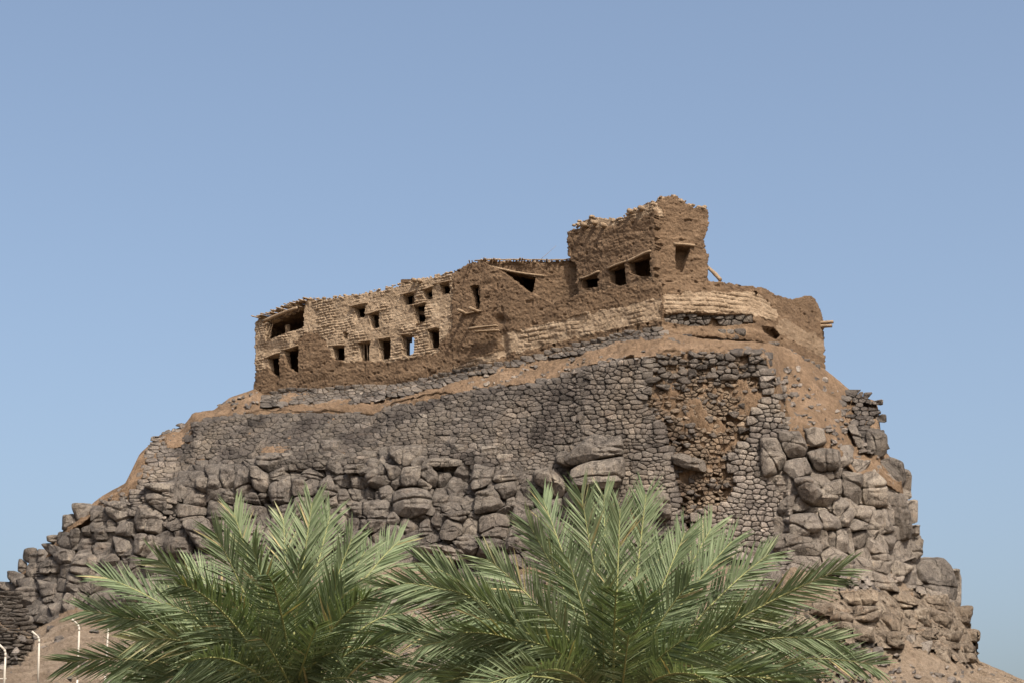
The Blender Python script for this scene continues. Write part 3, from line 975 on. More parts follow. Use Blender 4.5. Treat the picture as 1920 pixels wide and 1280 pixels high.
def build_boulders():
    k = 0
    sites = [((b[0] + b[2]) / 2, (b[1] + b[3]) / 2, b[2] - b[0], b[3] - b[1]) for b, _, _, _ in LB]
    for poly, *_ in SPECIAL[:-2]:
        a = np.array(poly)
        sites.append((*((a.max(0) + a.min(0)) / 2), *np.ptp(a, 0)))
    for b, lg, mt, ex in LB:
        rg = np.random.default_rng(1000 + k)
        x0, y0, x1, y1 = b
        gx, gy = (x1 - x0) * .2, (y1 - y0) * .2
        poly = quad(x0 - gx, y0 - gy, x1 + gx, y1 + gy, rg, .09)
        poly = fitted(k, sites, poly)
        x0, y0 = np.min(poly, 0); x1, y1 = np.max(poly, 0)
        c = ((x0 + x1) / 2, (y0 + y1) / 2)
        sz = min(x1 - x0, y1 - y0) * .027
        bul = np.clip(sz * rg.uniform(.28, .48), .18, .7)
        V, F = boulder_mesh(poly, Dledge(c[0], c[1])[0] + .14 - rg.uniform(0, .32), bul, .6 + sz * .5, 1000 + k)
        o = make("boulder", V, F, mt, sharp=38)
        tag(o, lg[0], "boulder", lg[1])
        k += 1
    for poly, lab, mt, ex in SPECIAL:
        a = np.array(poly)
        c = a.mean(0)
        sz = np.ptp(a, 0).min() * .027
        V, F = boulder_mesh(poly, Dledge(c[0], c[1])[0] - .05 - ex * .6, np.clip(sz * .5, .3, .95), .8 + sz * .5 + ex * .4, 3000 + k, .7, 4)
        o = make("boulder", V, F, mt, sharp=38)
        tag(o, lab, "boulder")
        k += 1
    for b in CHUNKS:
        rg = np.random.default_rng(5000 + k)
        poly = quad(*b, rg, .2)
        c = ((b[0] + b[2]) / 2, (b[1] + b[3]) / 2)
        sz = min(b[2] - b[0], b[3] - b[1]) * .027
        V, F = boulder_mesh(poly, Dfield(c[0], c[1])[0] - .75 - rg.uniform(0, .35), sz * .6, 1.2, 5000 + k, 1.9, 9)
        tag(make("boulder", V, F, M_CRUMB, sharp=30), "rough broken chunk hanging in the crumbly outcrop at the lower right", "boulder", "chunks of the crumbly outcrop")
        k += 1
    # the rough conglomerate outcrop at the lower right
    poly = [(1490, 1150), (1540, 1112), (1620, 1104), (1720, 1106), (1790, 1130), (1815, 1140), (1822, 1175), (1839, 1186), (1834, 1215), (1816, 1246),
            (1780, 1234), (1745, 1222), (1715, 1212), (1640, 1208), (1560, 1202), (1500, 1180)]
    rg = np.random.default_rng(77)
    xs = np.arange(1480, 1850, 2.2); ys = np.arange(1095, 1255, 2.2)
    X, Yp = np.meshgrid(xs, ys)
    nz = lambda s: vnoise(np.stack([X * .12, Yp * .12, 0 * X], -1), s) * 7
    ok = inside(poly, X + nz(1), Yp + nz(2))
    ctr = np.array([1680, 1172])
    D0 = Dfield(X.ravel(), Yp.ravel()).reshape(X.shape)
    P = unproj(X, Yp, D0)
    q = P.reshape(-1, 3)
    d = .55 + fbm(q * .8, 4, 41) * .6 + np.abs(fbm(q * 2.2, 3, 42)) * .55 + fbm(q * 6, 2, 43) * .12
    sd = seeds_in([(1460, 1080), (1870, 1080), (1870, 1270), (1460, 1270)], 21, 15, 0, rg, .2, .6)
    best = np.full(X.shape, 1e9); sec = best.copy(); who = np.zeros(X.shape, int)
    wx, wy = X + nz(5) * .8, Yp + nz(6) * .8
    for i, (sx, sy) in enumerate(sd):
        dd = np.hypot((wx - sx) * .8, wy - sy)
        nb_ = dd < best
        sec = np.where(nb_, best, np.minimum(sec, dd))
        who = np.where(nb_, i, who); best = np.minimum(best, dd)
    hr = rg.uniform(0, 1, len(sd)) ** 1.5
    cellh = hr[who] * .75 * smooth(0, 2.2, sec - best) * (.35 + .65 * smooth(1660, 1720, X))
    d = d.reshape(X.shape) * .8 + cellh + .4 * smooth(1690, 1790, X)
    P = unproj(X, Yp, D0 - d * .9)
    B = unproj(X, Yp, D0 + 2.2)
    nr, nc = X.shape
    idx = np.arange(nr * nc).reshape(nr, nc)
    fm = ok[:-1, :-1] & ok[1:, :-1] & ok[1:, 1:] & ok[:-1, 1:]
    Q = np.stack([idx[:-1, :-1], idx[1:, :-1], idx[1:, 1:], idx[:-1, 1:]], -1)[fm]
    V, F = close_sheet(P.reshape(-1, 3), B.reshape(-1, 3), Q)
    tag(make("rock_outcrop", V, F, M_CRUMB, sharp=40), "rough crumbly rock outcrop overhanging the bare slope at the lower right", "rock outcrop")


def close_sheet(front, back, Q, skip_back=None):
    """front sheet + back sheet + rim, unused vertices dropped"""
    n = len(front)
    e = np.concatenate([Q[:, [0, 1]], Q[:, [1, 2]], Q[:, [2, 3]], Q[:, [3, 0]]])
    key = np.sort(e, 1)
    key = key[:, 0].astype(np.int64) * n + key[:, 1]
    u, inv, cnt = np.unique(key, return_inverse=True, return_counts=True)
    rim = e[cnt[inv] == 1]
    R = np.stack([rim[:, 1], rim[:, 0], rim[:, 0] + n, rim[:, 1] + n], -1)
    Fb = Q[:, ::-1] + n
    F = np.concatenate([Q, R, Fb])
    V = np.concatenate([front, back])
    used = np.unique(F)
    mp = np.full(2 * n, -1)
    mp[used] = np.arange(len(used))
    return V[used], mp[F]


build_boulders()

# ------------------------------------------------------------------ the mud fort
def brick_relief(P, seed, H=.165, L=.40):
    s = (P[:, 0] * .84 - P[:, 1] * .55)
    z = P[:, 2] + fbm(P * .7, 3, seed) * .10
    ci = np.floor(z / H)
    ofs = _h(ci.astype(np.int64), ci.astype(np.int64) * 0, ci.astype(np.int64) * 0, seed) * L
    q = (s + ofs + fbm(P * 1.3, 2, seed + 1) * .12) / L
    bi = np.floor(q)
    fx, fz = q - bi, z / H - ci
    e = np.minimum(np.minimum(fx, 1 - fx) * L, np.minimum(fz, 1 - fz) * H)
    pr = smooth(0, .06, e + fbm(P * 9, 2, seed + 6) * .02)
    r = _h(bi.astype(np.int64), ci.astype(np.int64), ci.astype(np.int64) * 0, seed + 3)
    worn = smooth(-.12, .22, fbm(P * .8, 3, seed + 7))
    d = (pr * .075 + (r - .5) * .06 - (r > .94) * .10) * (.12 + .88 * worn)
    return d + fbm(P * 8, 3, seed + 4) * .045 + fbm(P * 1.7, 3, seed + 5) * .06


def plaster_relief(P, seed):
    d = fbm(P * np.array([.8, .8, 2.4]), 3, seed) * .06 + fbm(P * np.array([3, 3, 5]), 3, seed + 1) * .032
    pit = vnoise(P * np.array([3.6, 3.6, 5.2]), seed + 2)
    d -= smooth(.64, .8, pit) * .10
    return d + fbm(P * 10, 3, seed + 3) * .05


PALE = []       # pale brick polygons inside an otherwise plastered wall


def mud_wall(parent, part, depthfn, outline, windows, plaster_fn, thick, seed, step=1.25, rough=2.2, outward=(0, -1, 0), recess=None, win_depth=.44, H=.165, L=.40):
    """a mud wall as a dense relief sheet with real niches; returns list of window parts"""
    a = np.array(outline, float)
    xs = np.arange(a[:, 0].min() - 4, a[:, 0].max() + 4, step)
    ys = np.arange(a[:, 1].min() - 4, a[:, 1].max() + 4, step)
    X, Yp = np.meshgrid(xs, ys)
    j = np.stack([X * .16, Yp * .16, 0 * X + seed], -1)
    ok = inside(outline, X + fbm(j, 3, seed) * rough * 1.6, Yp + fbm(j + 50, 3, seed) * rough * 1.6)
    D = depthfn(X, Yp)
    P = unproj(X, Yp, D).reshape(-1, 3)
    pl = plaster_fn(X + fbm(j * .5 + 7, 4, seed) * 16, Yp + fbm(j * .5 + 23, 4, seed) * 9).ravel()
    w = smooth(.3, .7, pl + fbm(P * 1.2, 3, seed + 9) * .35)
    d = (1 - w) * brick_relief(P, seed, H, L) + w * (plaster_relief(P, seed + 20) + .03)
    d += fbm(P * .5, 2, seed + 30) * .12
    if recess is not None:
        d = d - recess(X, Yp).ravel()
    n = np.array(outward, float); n /= np.linalg.norm(n)
    wid = np.full(X.shape, -1)
    jj = np.stack([X * .3, Yp * .3, 0 * X], -1)
    for k, wn in enumerate(windows):
        ins = inside(wn["poly"], X + fbm(jj, 2, k) * .9, Yp + fbm(jj + 9, 2, k) * .9)
        wid[ins] = k
    dep = d.copy()
    for k, wn in enumerate(windows):
        m = (wid.ravel() == k)
        dep[m] = -wn.get("depth", win_depth) + d[m] * .1
    front = P + dep[:, None] * n
    back = P - thick * n
    nr, nc = X.shape
    idx = np.arange(nr * nc).reshape(nr, nc)
    c4 = [wid[:-1, :-1], wid[1:, :-1], wid[1:, 1:], wid[:-1, 1:]]
    fm = ok[:-1, :-1] & ok[1:, :-1] & ok[1:, 1:] & ok[:-1, 1:]
    wf = np.maximum.reduce(c4)
    allw = np.minimum.reduce(c4)
    Q = np.stack([idx[:-1, :-1], idx[1:, :-1], idx[1:, 1:], idx[:-1, 1:]], -1)
    through = np.zeros_like(wf, bool)
    for k, wn in enumerate(windows):
        if wn.get("through", True) and wn.get("name") != "hole":
            through |= (allw == k)
    keep = fm & ~through
    V, F = close_sheet(front, back, Q[keep])
    # split niche faces off by testing the face list again: first len(Q[keep]) faces are the front sheet
    nq = int(keep.sum())
    wk = wf[keep]
    used = np.unique(np.concatenate([Q[keep].ravel(), Q[keep].ravel() + len(front)]))
    plv = np.concatenate([pl, pl])[used] if len(used) == len(V) else np.full(len(V), .5)
    body = np.concatenate([F[:nq][wk < 0], F[nq:]])

    def sub(F_):
        u = np.unique(F_)
        mp = np.full(len(V), -1); mp[u] = np.arange(len(u))
        return V[u], mp[F_], plv[u]
    v, f, p = sub(body)
    wall = make(part, v, f, M_MUD, parent, attr={"plaster": p})
    for k, wn in enumerate(windows):
        fk = F[:nq][wk == k]
        if len(fk) == 0:
            continue
        v, f, p = sub(fk)
        o = make(wn.get("name", "window"), v, f, M_MUD, parent, attr={"plaster": p})
        if "lintel" in wn:
            (x0, y0), (x1, y1) = wn["lintel"][:2]
            th = wn["lintel"][2] if len(wn["lintel"]) > 2 else 2.6
            pts = []
            for (x, y) in ((x0, y0), (x1, y1)):
                dd = depthfn(np.array([[x]]), np.array([[y]]))[0, 0]
                pts.append(unproj(x, y, dd) + n * .07)
            r = th * .5 * .0285
            v, f = log_mesh(pts[0], pts[1], r * 1.25, r * 1.1, 8, 7, .05, .8, seed + k, .3)
            v2, f2 = log_mesh(pts[0] - n * .22 + np.array([.05, 0, 0]), pts[1] - n * .22, r * 1.2, r * 1.2, 8, 5, .05, .8, seed + k + 50, .3)
            L = MB(); L.add(v, f); L.add(v2, f2)
            L.build("lintel", M_WOOD, o)
        for (xa, ya, xb, yb) in wn.get("bars", []):
            pts = [unproj(x, y, depthfn(np.array([[x]]), np.array([[y]]))[0, 0] + .25) for x, y in ((xa, ya), (xb, yb))]
            v, f = log_mesh(pts[0], pts[1], .03, .025, 6, 5, .05, 1, seed + int(xa))
            make("bar", v, f, M_WOOD, o)
    return wall


PD = np.array([.55, .84, 0.0])     # into the long wall
N_MAIN = np.array([-.55, -.84, 0.0])


def plane_depth(x_ref, Y_ref, slope):
    """distance of a vertical plane through column x_ref at Y_ref; slope = dY/dX in plan"""
    p = unproj(x_ref, 640, Y_ref)

    def f(X, Yp):
        u = (X - 960.0) / FPX
        v = (640.0 - Yp) / FPX
        k = u / (CP - v * SP)          # X = k * Y
        # Y = Yr + slope (kY - Xr)
        return (p[1] - slope * p[0]) / (1 - slope * k)
    return f


main_depth = plane_depth(1240, 97.0, -0.655)


def W(poly, lintel=None, **k):
    d = dict(poly=poly, **k)
    if lintel:
        d["lintel"] = lintel
    return d


def one(v):
    return lambda X, Y: np.full(X.shape, v)


def build_fort():
    # ---- long two-storey house on the left
    base = unproj(660, 715, float(main_depth(np.array([[660.]]), np.array([[715.]]))[0, 0]))
    house = empty("mud_brick_house", base, "long ruined mud brick house with rows of small windows and a stick roofed left loft", "house")
    dark = [(470, 702), (500, 690), (545, 655), (572, 622), (600, 624), (615, 640), (622, 668), (660, 680), (700, 676), (740, 676), (790, 668), (820, 660), (850, 600), (850, 720), (470, 760)]
    outline = [(474, 740), (478, 705), (477, 660), (478, 605), (484, 596), (497, 592), (500, 606), (570, 572), (573, 563), (590, 562), (620, 560), (640, 556), (690, 549), (720, 543), (768, 531), (775, 526),
               (800, 522), (846, 512), (850, 520), (850, 715), (800, 726), (640, 740), (530, 748), (500, 752)]
    wins = [
        W([(502, 669), (524, 664), (524, 705), (518, 704), (505, 697)], ((497, 671), (526, 661), 3.4)),
        W([(534, 655), (559, 650), (559, 697), (552, 696), (537, 688)], ((529, 657), (560, 647), 3.6)),
        W([(625, 649), (647, 648), (647, 675), (626, 674)], ((617, 648), (650, 647), 2.6)),
        W([(673, 643), (692, 641), (692, 674), (676, 676)], ((666, 643), (696, 638), 3.4), bars=[(682, 640, 682, 676), (688, 640, 689, 675)]),
        W([(709, 637), (731, 634), (731, 672), (711, 673)], ((705, 637), (732, 632), 3.4)),
        W([(752, 629), (776, 628), (776, 661), (765, 667), (754, 664)], ((748, 629), (774, 625), 3)),
        W([(801, 617), (822, 615), (822, 650), (804, 653)], ((799, 618), (824, 613), 3)),
        W([(664, 576), (684, 573), (684, 595), (667, 597)], ((657, 576), (690, 568), 4)),
        W([(693, 588), (710, 586), (710, 614), (695, 616)], ((687, 590), (723, 581), 3.4)),
        W([(775, 572), (796, 568), (796, 604), (778, 607)], ((771, 574), (799, 567), 3.4)),
        W([(756, 553), (776, 549), (776, 570), (758, 572)], ((752, 553), (780, 547), 3)),
        W([(794, 545), (810, 541), (810, 560), (797, 562)], ((791, 544), (814, 537), 3)),
        W([(824, 533), (842, 529), (842, 549), (827, 553)], ((813, 534), (848, 526), 2.6)),
        W([(500, 607), (569, 573), (569, 614), (545, 620), (510, 634), (498, 640)], name="loft_opening"),
        W([(643, 624), (651, 622), (651, 634), (643, 635)], depth=.35, name="hole"),
    ]
    mud_wall(house, "wall", main_depth, outline, wins, lambda X, Y: inside(dark, X, Y).astype(float), .46, 5, outward=N_MAIN)
    rooms(house)
    # inner pier and loose poles of the loft
    for k, (xa, ya, xb, yb, r) in enumerate(((498, 641, 507, 608, .03), (504, 639, 511, 607, .03), (497, 624, 504, 636, .025))):
        v, f = log_mesh(unproj(xa, ya, main_depth(np.array([[xa]]), np.array([[ya]]))[0, 0] + .1), unproj(xb, yb, main_depth(np.array([[xb]]), np.array([[yb]]))[0, 0] + .2), r, r, 6, 5, .04, 1, 60 + k)
        make("pole", v, f, M_WOOD, house)
    P0 = unproj(521, 604, main_depth(np.array([[521.]]), np.array([[604.]]))[0, 0]) + PD * .9
    P1 = unproj(524, 630, main_depth(np.array([[524.]]), np.array([[630.]]))[0, 0]) + PD * .9
    v, f = log_mesh(P0, P1, .16, .18, 8, 6, .03, 1, 70, .6)
    make("pier", v, f, M_MUD, house, attr={"plaster": np.zeros(len(v))})
    # stick roof of the loft
    rg = np.random.default_rng(4)
    R = MB()
    for k in range(46):
        t = k / 45
        x = 483 + (577 - 483) * t
        y = 598 + (562.5 - 598) * (t ** 1.08)
        dd = main_depth(np.array([[x]]), np.array([[y]]))[0, 0]
        p = unproj(x, y, dd)
        p0 = p + N_MAIN * rg.uniform(.15, .5) + np.array([rg.uniform(-.15, .05), 0, rg.uniform(-.03, .05)])
        p1 = p - N_MAIN * 3.2 + np.array([rg.uniform(-.3, .3), 0, .35 + rg.uniform(-.05, .05)])
        v, f = log_mesh(p0, p1, rg.uniform(.035, .06), .04, 6, 4, .02, .8, k)
        R.add(v, f)
    for k in range(9):
        t0, t1 = rg.uniform(0, .75), 0
        t1 = t0 + rg.uniform(.2, .3)
        pp = []
        for t in (t0, t1):
            x = 483 + 94 * t; y = 594 + (559.5 - 594) * (t ** 1.08)
            pp.append(unproj(x, y + rg.uniform(-1.2, 1.2), main_depth(np.array([[x]]), np.array([[y]]))[0, 0] + rg.uniform(-.3, 1.0)))
        v, f = log_mesh(pp[0], pp[1], .04, .035, 6, 5, .03, 1, 200 + k)
        R.add(v, f)
    R.build("stick_roof", M_WOOD, house)
    v, f = log_mesh(unproj(494, 603, 111.5), unproj(556, 577, 109.6), .11, .09, 9, 8, .03, 1, 91)
    make("roof_beam", v, f, M_WOOD, house)
    # earth roof behind the parapet
    flat_roof(house, [(575, 566), (640, 560), (720, 547), (775, 532), (846, 516)], main_depth, PD, 3.6)
    # lumps and stubs on the parapet
    L = MB()
    rg = np.random.default_rng(8)
    for k in range(70):
        x = rg.uniform(580, 846)
        y = float(np.interp(x, [573, 620, 690, 768, 800, 846], [562, 559, 548, 530, 521, 511])) + rg.uniform(-2, 2.5)
        lump(L, x, y, main_depth(np.array([[x]]), np.array([[y]]))[0, 0] + rg.uniform(0, .5), rg.uniform(.04, .11), rg)
    tag(L.build("parapet_rubble", M_MUD, house), kind="stuff")
    for k, (x, y) in enumerate(((780, 527), (790, 528))):
        stub(house, x, y, main_depth, N_MAIN, .12, .35, 300 + k)

    # ---- plastered middle wall with slit door, over the rampart
    base = unproj(1010, 640, float(main_depth(np.array([[1010.]]), np.array([[640.]]))[0, 0]))
    ramp_o = empty("mud_rampart", base, "brown plastered rampart with a pale brick band and a rounded bastion at its right end", "rampart")
    pale1 = [(938, 628), (1240, 557), (1240, 598), (1100, 628), (940, 668)]
    pale1b = [(850, 690), (940, 655), (940, 668), (850, 700)]
    outline = [(847, 512), (862, 503), (880, 493), (905, 489), (925, 500), (940, 509), (1000, 552), (1035, 568), (1085, 553), (1140, 542), (1190, 533), (1242, 522), (1243, 632), (1140, 650), (1060, 664),
               (940, 690), (870, 704), (847, 712)]

    def pl(X, Y):
        return 1 - np.maximum(inside(pale1, X, Y), inside(pale1b, X, Y)).astype(float) * .95

    def rec(X, Y):
        return .35 * np.exp(-(((X - 938) / 9) ** 2 + ((Y - 600) / 8) ** 2)) + .3 * np.exp(-(((X - 945) / 8) ** 2 + ((Y - 650) / 24) ** 2))
    wins = [W([(882, 538), (890, 534), (898, 537), (901, 546), (900, 575), (895, 578), (888, 574)], name="slit_door"),
            W([(1211, 606), (1216, 605), (1217, 610), (1212, 611)], depth=.35, name="hole"), W([(1036, 645), (1041, 644), (1041, 649), (1037, 650)], depth=.35, name="hole"),
            W([(1156, 619), (1160, 618), (1160, 623), (1156, 624)], depth=.35, name="hole")]
    mud_wall(ramp_o, "wall", main_depth, outline, wins, pl, .55, 15, outward=N_MAIN, recess=rec, H=.25, L=.7)
    box_room(ramp_o, (862, 925), (500, 600), main_depth, .56, 2.5)
    # two pegs below the slit door
    for k, (x, y) in enumerate(((874, 589), (897, 585))):
        p = unproj(x, y, main_depth(np.array([[x]]), np.array([[y]]))[0, 0])
        v, f = log_mesh(p + PD * .4, p + N_MAIN * .85 + np.array([0, 0, .02]), .105, .095, 9, 6, .03, 1, 400 + k)
        make("peg", v, f, M_WOOD, ramp_o)
    p0, p1 = [unproj(x, y, main_depth(np.array([[x]]), np.array([[y]]))[0, 0]) + N_MAIN * .1 for x, y in ((866, 591), (903, 584))]
    v, f = log_mesh(p0, p1, .06, .05, 8, 6, .04, .8, 410)
    make("door_sill", v, f, M_WOOD, ramp_o)
    for k, (xa, ya, xb, yb, o_) in enumerate(((893, 623, 946, 617, .75), (899, 626, 942, 622, .35))):
        p0, p1 = [unproj(x, y, main_depth(np.array([[x]]), np.array([[y]]))[0, 0]) + N_MAIN * o_ for x, y in ((xa, ya), (xb, yb))]
        v, f = log_mesh(p0, p1, .13, .12, 8, 7, .03, .4, 420 + k, .6)
        make("plank", v, f, M_WOOD, ramp_o)

    # ---- bastion: bends from the corner round to the right
    def bas(X, Yp):
        return np.interp(X, [1236, 1243, 1330, 1400, 1430, 1460, 1500, 1548], [96.9, 96.8, 96.9, 97.8, 98.7, 100.0, 102.0, 104.6]) + (640 - Yp) * .004
    outline = [(1238, 521), (1328, 525), (1355, 530), (1385, 533), (1405, 538), (1430, 540), (1455, 552), (1485, 561), (1500, 558), (1520, 556), (1531, 562), (1540, 585), (1546, 602), (1547, 694),
               (1480, 662), (1440, 648), (1400, 640), (1300, 634), (1238, 630)]
    pale = [(1242, 551), (1300, 547), (1400, 548), (1430, 556), (1460, 585), (1450, 600), (1400, 588), (1244, 586)]
    pale2 = [(1460, 595), (1500, 612), (1546, 640), (1546, 672), (1490, 640), (1460, 620)]
    niche = [(1244, 590), (1290, 587), (1350, 590), (1410, 590), (1412, 606), (1350, 612), (1290, 611), (1246, 603)]
    niche2 = [(1428, 612), (1450, 614), (1462, 628), (1455, 636), (1432, 626)]

    def pl2(X, Y):
        return 1 - inside(pale, X, Y) * .68 - inside(pale2, X, Y) * .5

    def rec2(X, Y):
        return inside(niche, X, Y) * .45 + inside(niche2, X, Y) * .6 - .25 * smooth(612, 632, Y) * (X < 1440)
    mud_wall(ramp_o, "bastion", bas, outline, [W([(1412, 546), (1421, 549), (1417, 555)], depth=.3, name="hole")], pl2, 1.6, 25, outward=(0.05, -1, 0), recess=rec2, H=.25, L=.7)
    # stones showing in the undercut
    mbs = MB()
    masonry(mbs, [(1246, 592), (1350, 590), (1408, 592), (1408, 604), (1350, 610), (1290, 610), (1248, 602)], 12, 6.5, 0, lambda x, y: bas(np.atleast_1d(x), np.atleast_1d(y)) + .32, .18, lambda x, y: .95, 51, keep=.95)
    mbs.build("stone_footing", M_STONE, ramp_o, use_attr=True)
    mbs = MB()
    masonry(mbs, [(1262, 631), (1292, 631), (1292, 641), (1262, 641)], 10, 6, 0, off(-.35), .18, lambda x, y: .95, 52, keep=.9)
    mbs.build("stone_footing", M_STONE, ramp_o, use_attr=True)
    mbs = MB()
    masonry(mbs, [(1360, 622), (1392, 620), (1392, 632), (1340, 634)], 10, 6, 0, off(-.35), .18, lambda x, y: .95, 53, keep=.9)
    mbs.build("stone_footing", M_STONE, ramp_o, use_attr=True)
    mbs = MB()
    masonry(mbs, [(1436, 640), (1470, 655), (1530, 685), (1526, 690), (1436, 650)], 12, 5, .4, lambda x, y: bas(np.atleast_1d(x), np.atleast_1d(y)) - .2, .18, lambda x, y: .95, 54, keep=.8)
    mbs.build("stone_footing", M_STONE, ramp_o, use_attr=True)
    for k, (x, y, dz) in enumerate(((1546, 604, 0), (1545, 611, -.0))):
        p = unproj(x, y, 104.2)
        v, f = log_mesh(p + np.array([-.6, .3, 0]), p + np.array([.48 - .05 * k, -.1, -.03]), .12, .12, 8, 5, .02, .75, 430 + k, .5)
        make("beam_end", v, f, M_WOOD, ramp_o)

    # ---- recessed room with a stick roof
    rec_depth = plane_depth(1000, 103.0, -0.20)
    room = empty("mud_room", unproj(1000, 560, 103.4), "low flat roofed mud room with a wide dark opening, between the house and the tower", "house")
    outline = [(890, 492), (900, 488), (960, 489), (1060, 490), (1084, 485), (1092, 520), (1090, 560), (1035, 575), (900, 570)]
    mud_wall(room, "wall", rec_depth, outline, [W([(936, 507), (1004, 521), (1000, 545), (996, 550), (936, 530)], ((918, 501), (1021, 519), 5))], one(.85), .45, 35, outward=(-.2, -1, 0))
    box_room(room, (926, 1030), (494, 556), rec_depth, .46, 3.0)
    R = MB()
    rg = np.random.default_rng(14)
    for k in range(58):
        t = rg.uniform(0, 1)
        x = 884 + (1078 - 884) * t
        y = np.interp(x, [884, 905, 1060, 1080], [492, 488, 489.5, 485.5])
        p = unproj(x, y, rec_depth(np.array([[x]]), np.array([[y]]))[0, 0])
        v, f = log_mesh(p + np.array([rg.uniform(-.25, .25), -rg.uniform(.02, .5), rg.uniform(-.09, -.02)]), p + np.array([rg.uniform(-.2, .2), 3.5, .1]), rg.uniform(.02, .055), .035, 6, 3, .02, .7, 500 + k)
        R.add(v, f)
    for k in range(10):
        xa = 890 + 18 * k; 
        pp = [unproj(x, np.interp(x, [884, 905, 1060, 1080], [492, 488, 489.5, 485.5]) - 1.5 + rg.uniform(-.8, .8), rec_depth(np.array([[x]]), np.array([[488.]]))[0, 0] - rg.uniform(0, .35)) for x in (xa, min(xa + 30, 1078))]
        v, f = log_mesh(pp[0], pp[1], .045, .04, 6, 4, .03, .8, 560 + k)
        R.add(v, f)
    R.build("stick_roof", M_WOOD, room)
    flat_roof(room, [(884, 491), (905, 486.5), (960, 487.5), (1060, 488), (1082, 484.5)], rec_depth, np.array([0, 1.0, 0]), 3.4)
    for k, x in enumerate((945, 975, 1003, 1030, 1052)):
        stub(room, x, 493.5, rec_depth, np.array([-.1, -1, 0]), .085, .22, 600 + k)
    v, f = log_mesh(unproj(1012, 488, 103), unproj(1043, 461, 103), .012, .006, 5, 6, .03, 1, 620)
    make("twig", v, f, M_WOOD, room)

    # ---- tower
    t1d = plane_depth(1225, 98.0, -0.93)
    t2d = plane_depth(1225, 98.0, 0.16)
    tower = empty("mud_tower", unproj(1230, 525, 98.2), "tallest broken mud tower on the crest with lumps of rubble along its top", "tower")
    outline = [(1085, 556), (1078, 500), (1062, 476), (1063, 445), (1067, 433), (1078, 428), (1088, 427), (1090, 414), (1110, 407), (1145, 410), (1156, 414), (1172, 405), (1178, 396),
               (1190, 394), (1205, 387), (1222, 378), (1228, 383), (1230, 530), (1190, 538), (1140, 548)]
    pal = [(1098, 410), (1232, 370), (1232, 395), (1150, 425), (1095, 430)]
    wins = [W([(1090, 522), (1120, 516), (1120, 538), (1092, 541)], ((1088, 524), (1125, 510), 4.2)),
            W([(1142, 505), (1172, 496), (1175, 533), (1160, 537), (1144, 530)], ((1141, 505), (1176, 490), 4.2)),
            W([(1180, 490), (1219, 477), (1222, 519), (1196, 518), (1182, 512)], ((1176, 491), (1222, 472), 5))]
    mud_wall(tower, "wall", t1d, outline, wins, lambda X, Y: .75 - inside(pal, X, Y) * .4, .45, 45, outward=(-.68, -.73, 0), rough=3)
    box_room(tower, (1076, 1228), (468, 545), t1d, .46, 2.0)
    outline = [(1225, 382), (1240, 368), (1258, 366), (1275, 372), (1290, 380), (1305, 390), (1320, 387), (1330, 395), (1328, 430), (1322, 450), (1321, 465), (1330, 476), (1328, 500), (1328, 530), (1225, 530)]
    mud_wall(tower, "wall", t2d, outline, [W([(1266, 462), (1294, 464), (1291, 478), (1284, 495), (1279, 511), (1270, 511), (1267, 490)], ((1263, 458), (1302, 462), 5.5), depth=.7, name="hole")],
             lambda X, Y: 1 - .8 * ((X < 1240) & (Y < 410)), 1.2, 55, outward=(.16, -1, 0), rough=3.2)
    L = MB()
    rg = np.random.default_rng(18)
    for k in range(60):
        x = rg.uniform(1066, 1228)
        y = float(np.interp(x, [1066, 1090, 1110, 1145, 1156, 1172, 1190, 1228], [432, 415, 408, 411, 414, 405, 394, 380])) + rg.uniform(-3, 9)
        lump(L, x, y, t1d(np.array([[x]]), np.array([[y]]))[0, 0] + rg.uniform(-.12, .5), rg.uniform(.05, .14), rg)
    for k in range(30):
        x = rg.uniform(1228, 1328)
        y = float(np.interp(x, [1228, 1240, 1258, 1290, 1305, 1320, 1330], [382, 369, 367, 381, 391, 388, 396])) + rg.uniform(-1.5, 4)
        lump(L, x, y, t2d(np.array([[x]]), np.array([[y]]))[0, 0] + rg.uniform(0, .5), rg.uniform(.06, .14), rg)
    tag(L.build("crest_rubble", M_MUD, tower), kind="stuff")
    for k, (x, y) in enumerate(((1098, 423), (1117, 419), (1186, 398), (1206, 392), (1135, 424))):
        stub(tower, x, y, t1d, np.array([-.68, -.73, 0]), .15, .35, 640 + k)
    v, f = log_mesh(unproj(1326, 500, 98.9), unproj(1350, 525, 97.6), .09, .12, 9, 6, .03, 1, 660)
    o = make("prop_beam", v, f, M_WOOD)
    tag(o, "short timber propped against the foot of the tower's right edge", "beam")


def slab(L, q, th):
    """four corners + thickness vector"""
    q = np.array(q); t = np.asarray(th, float)
    L.add(np.concatenate([q, q + t]), [(0, 1, 2, 3), (7, 6, 5, 4), (0, 4, 5, 1), (1, 5, 6, 2), (2, 6, 7, 3), (3, 7, 4, 0)])


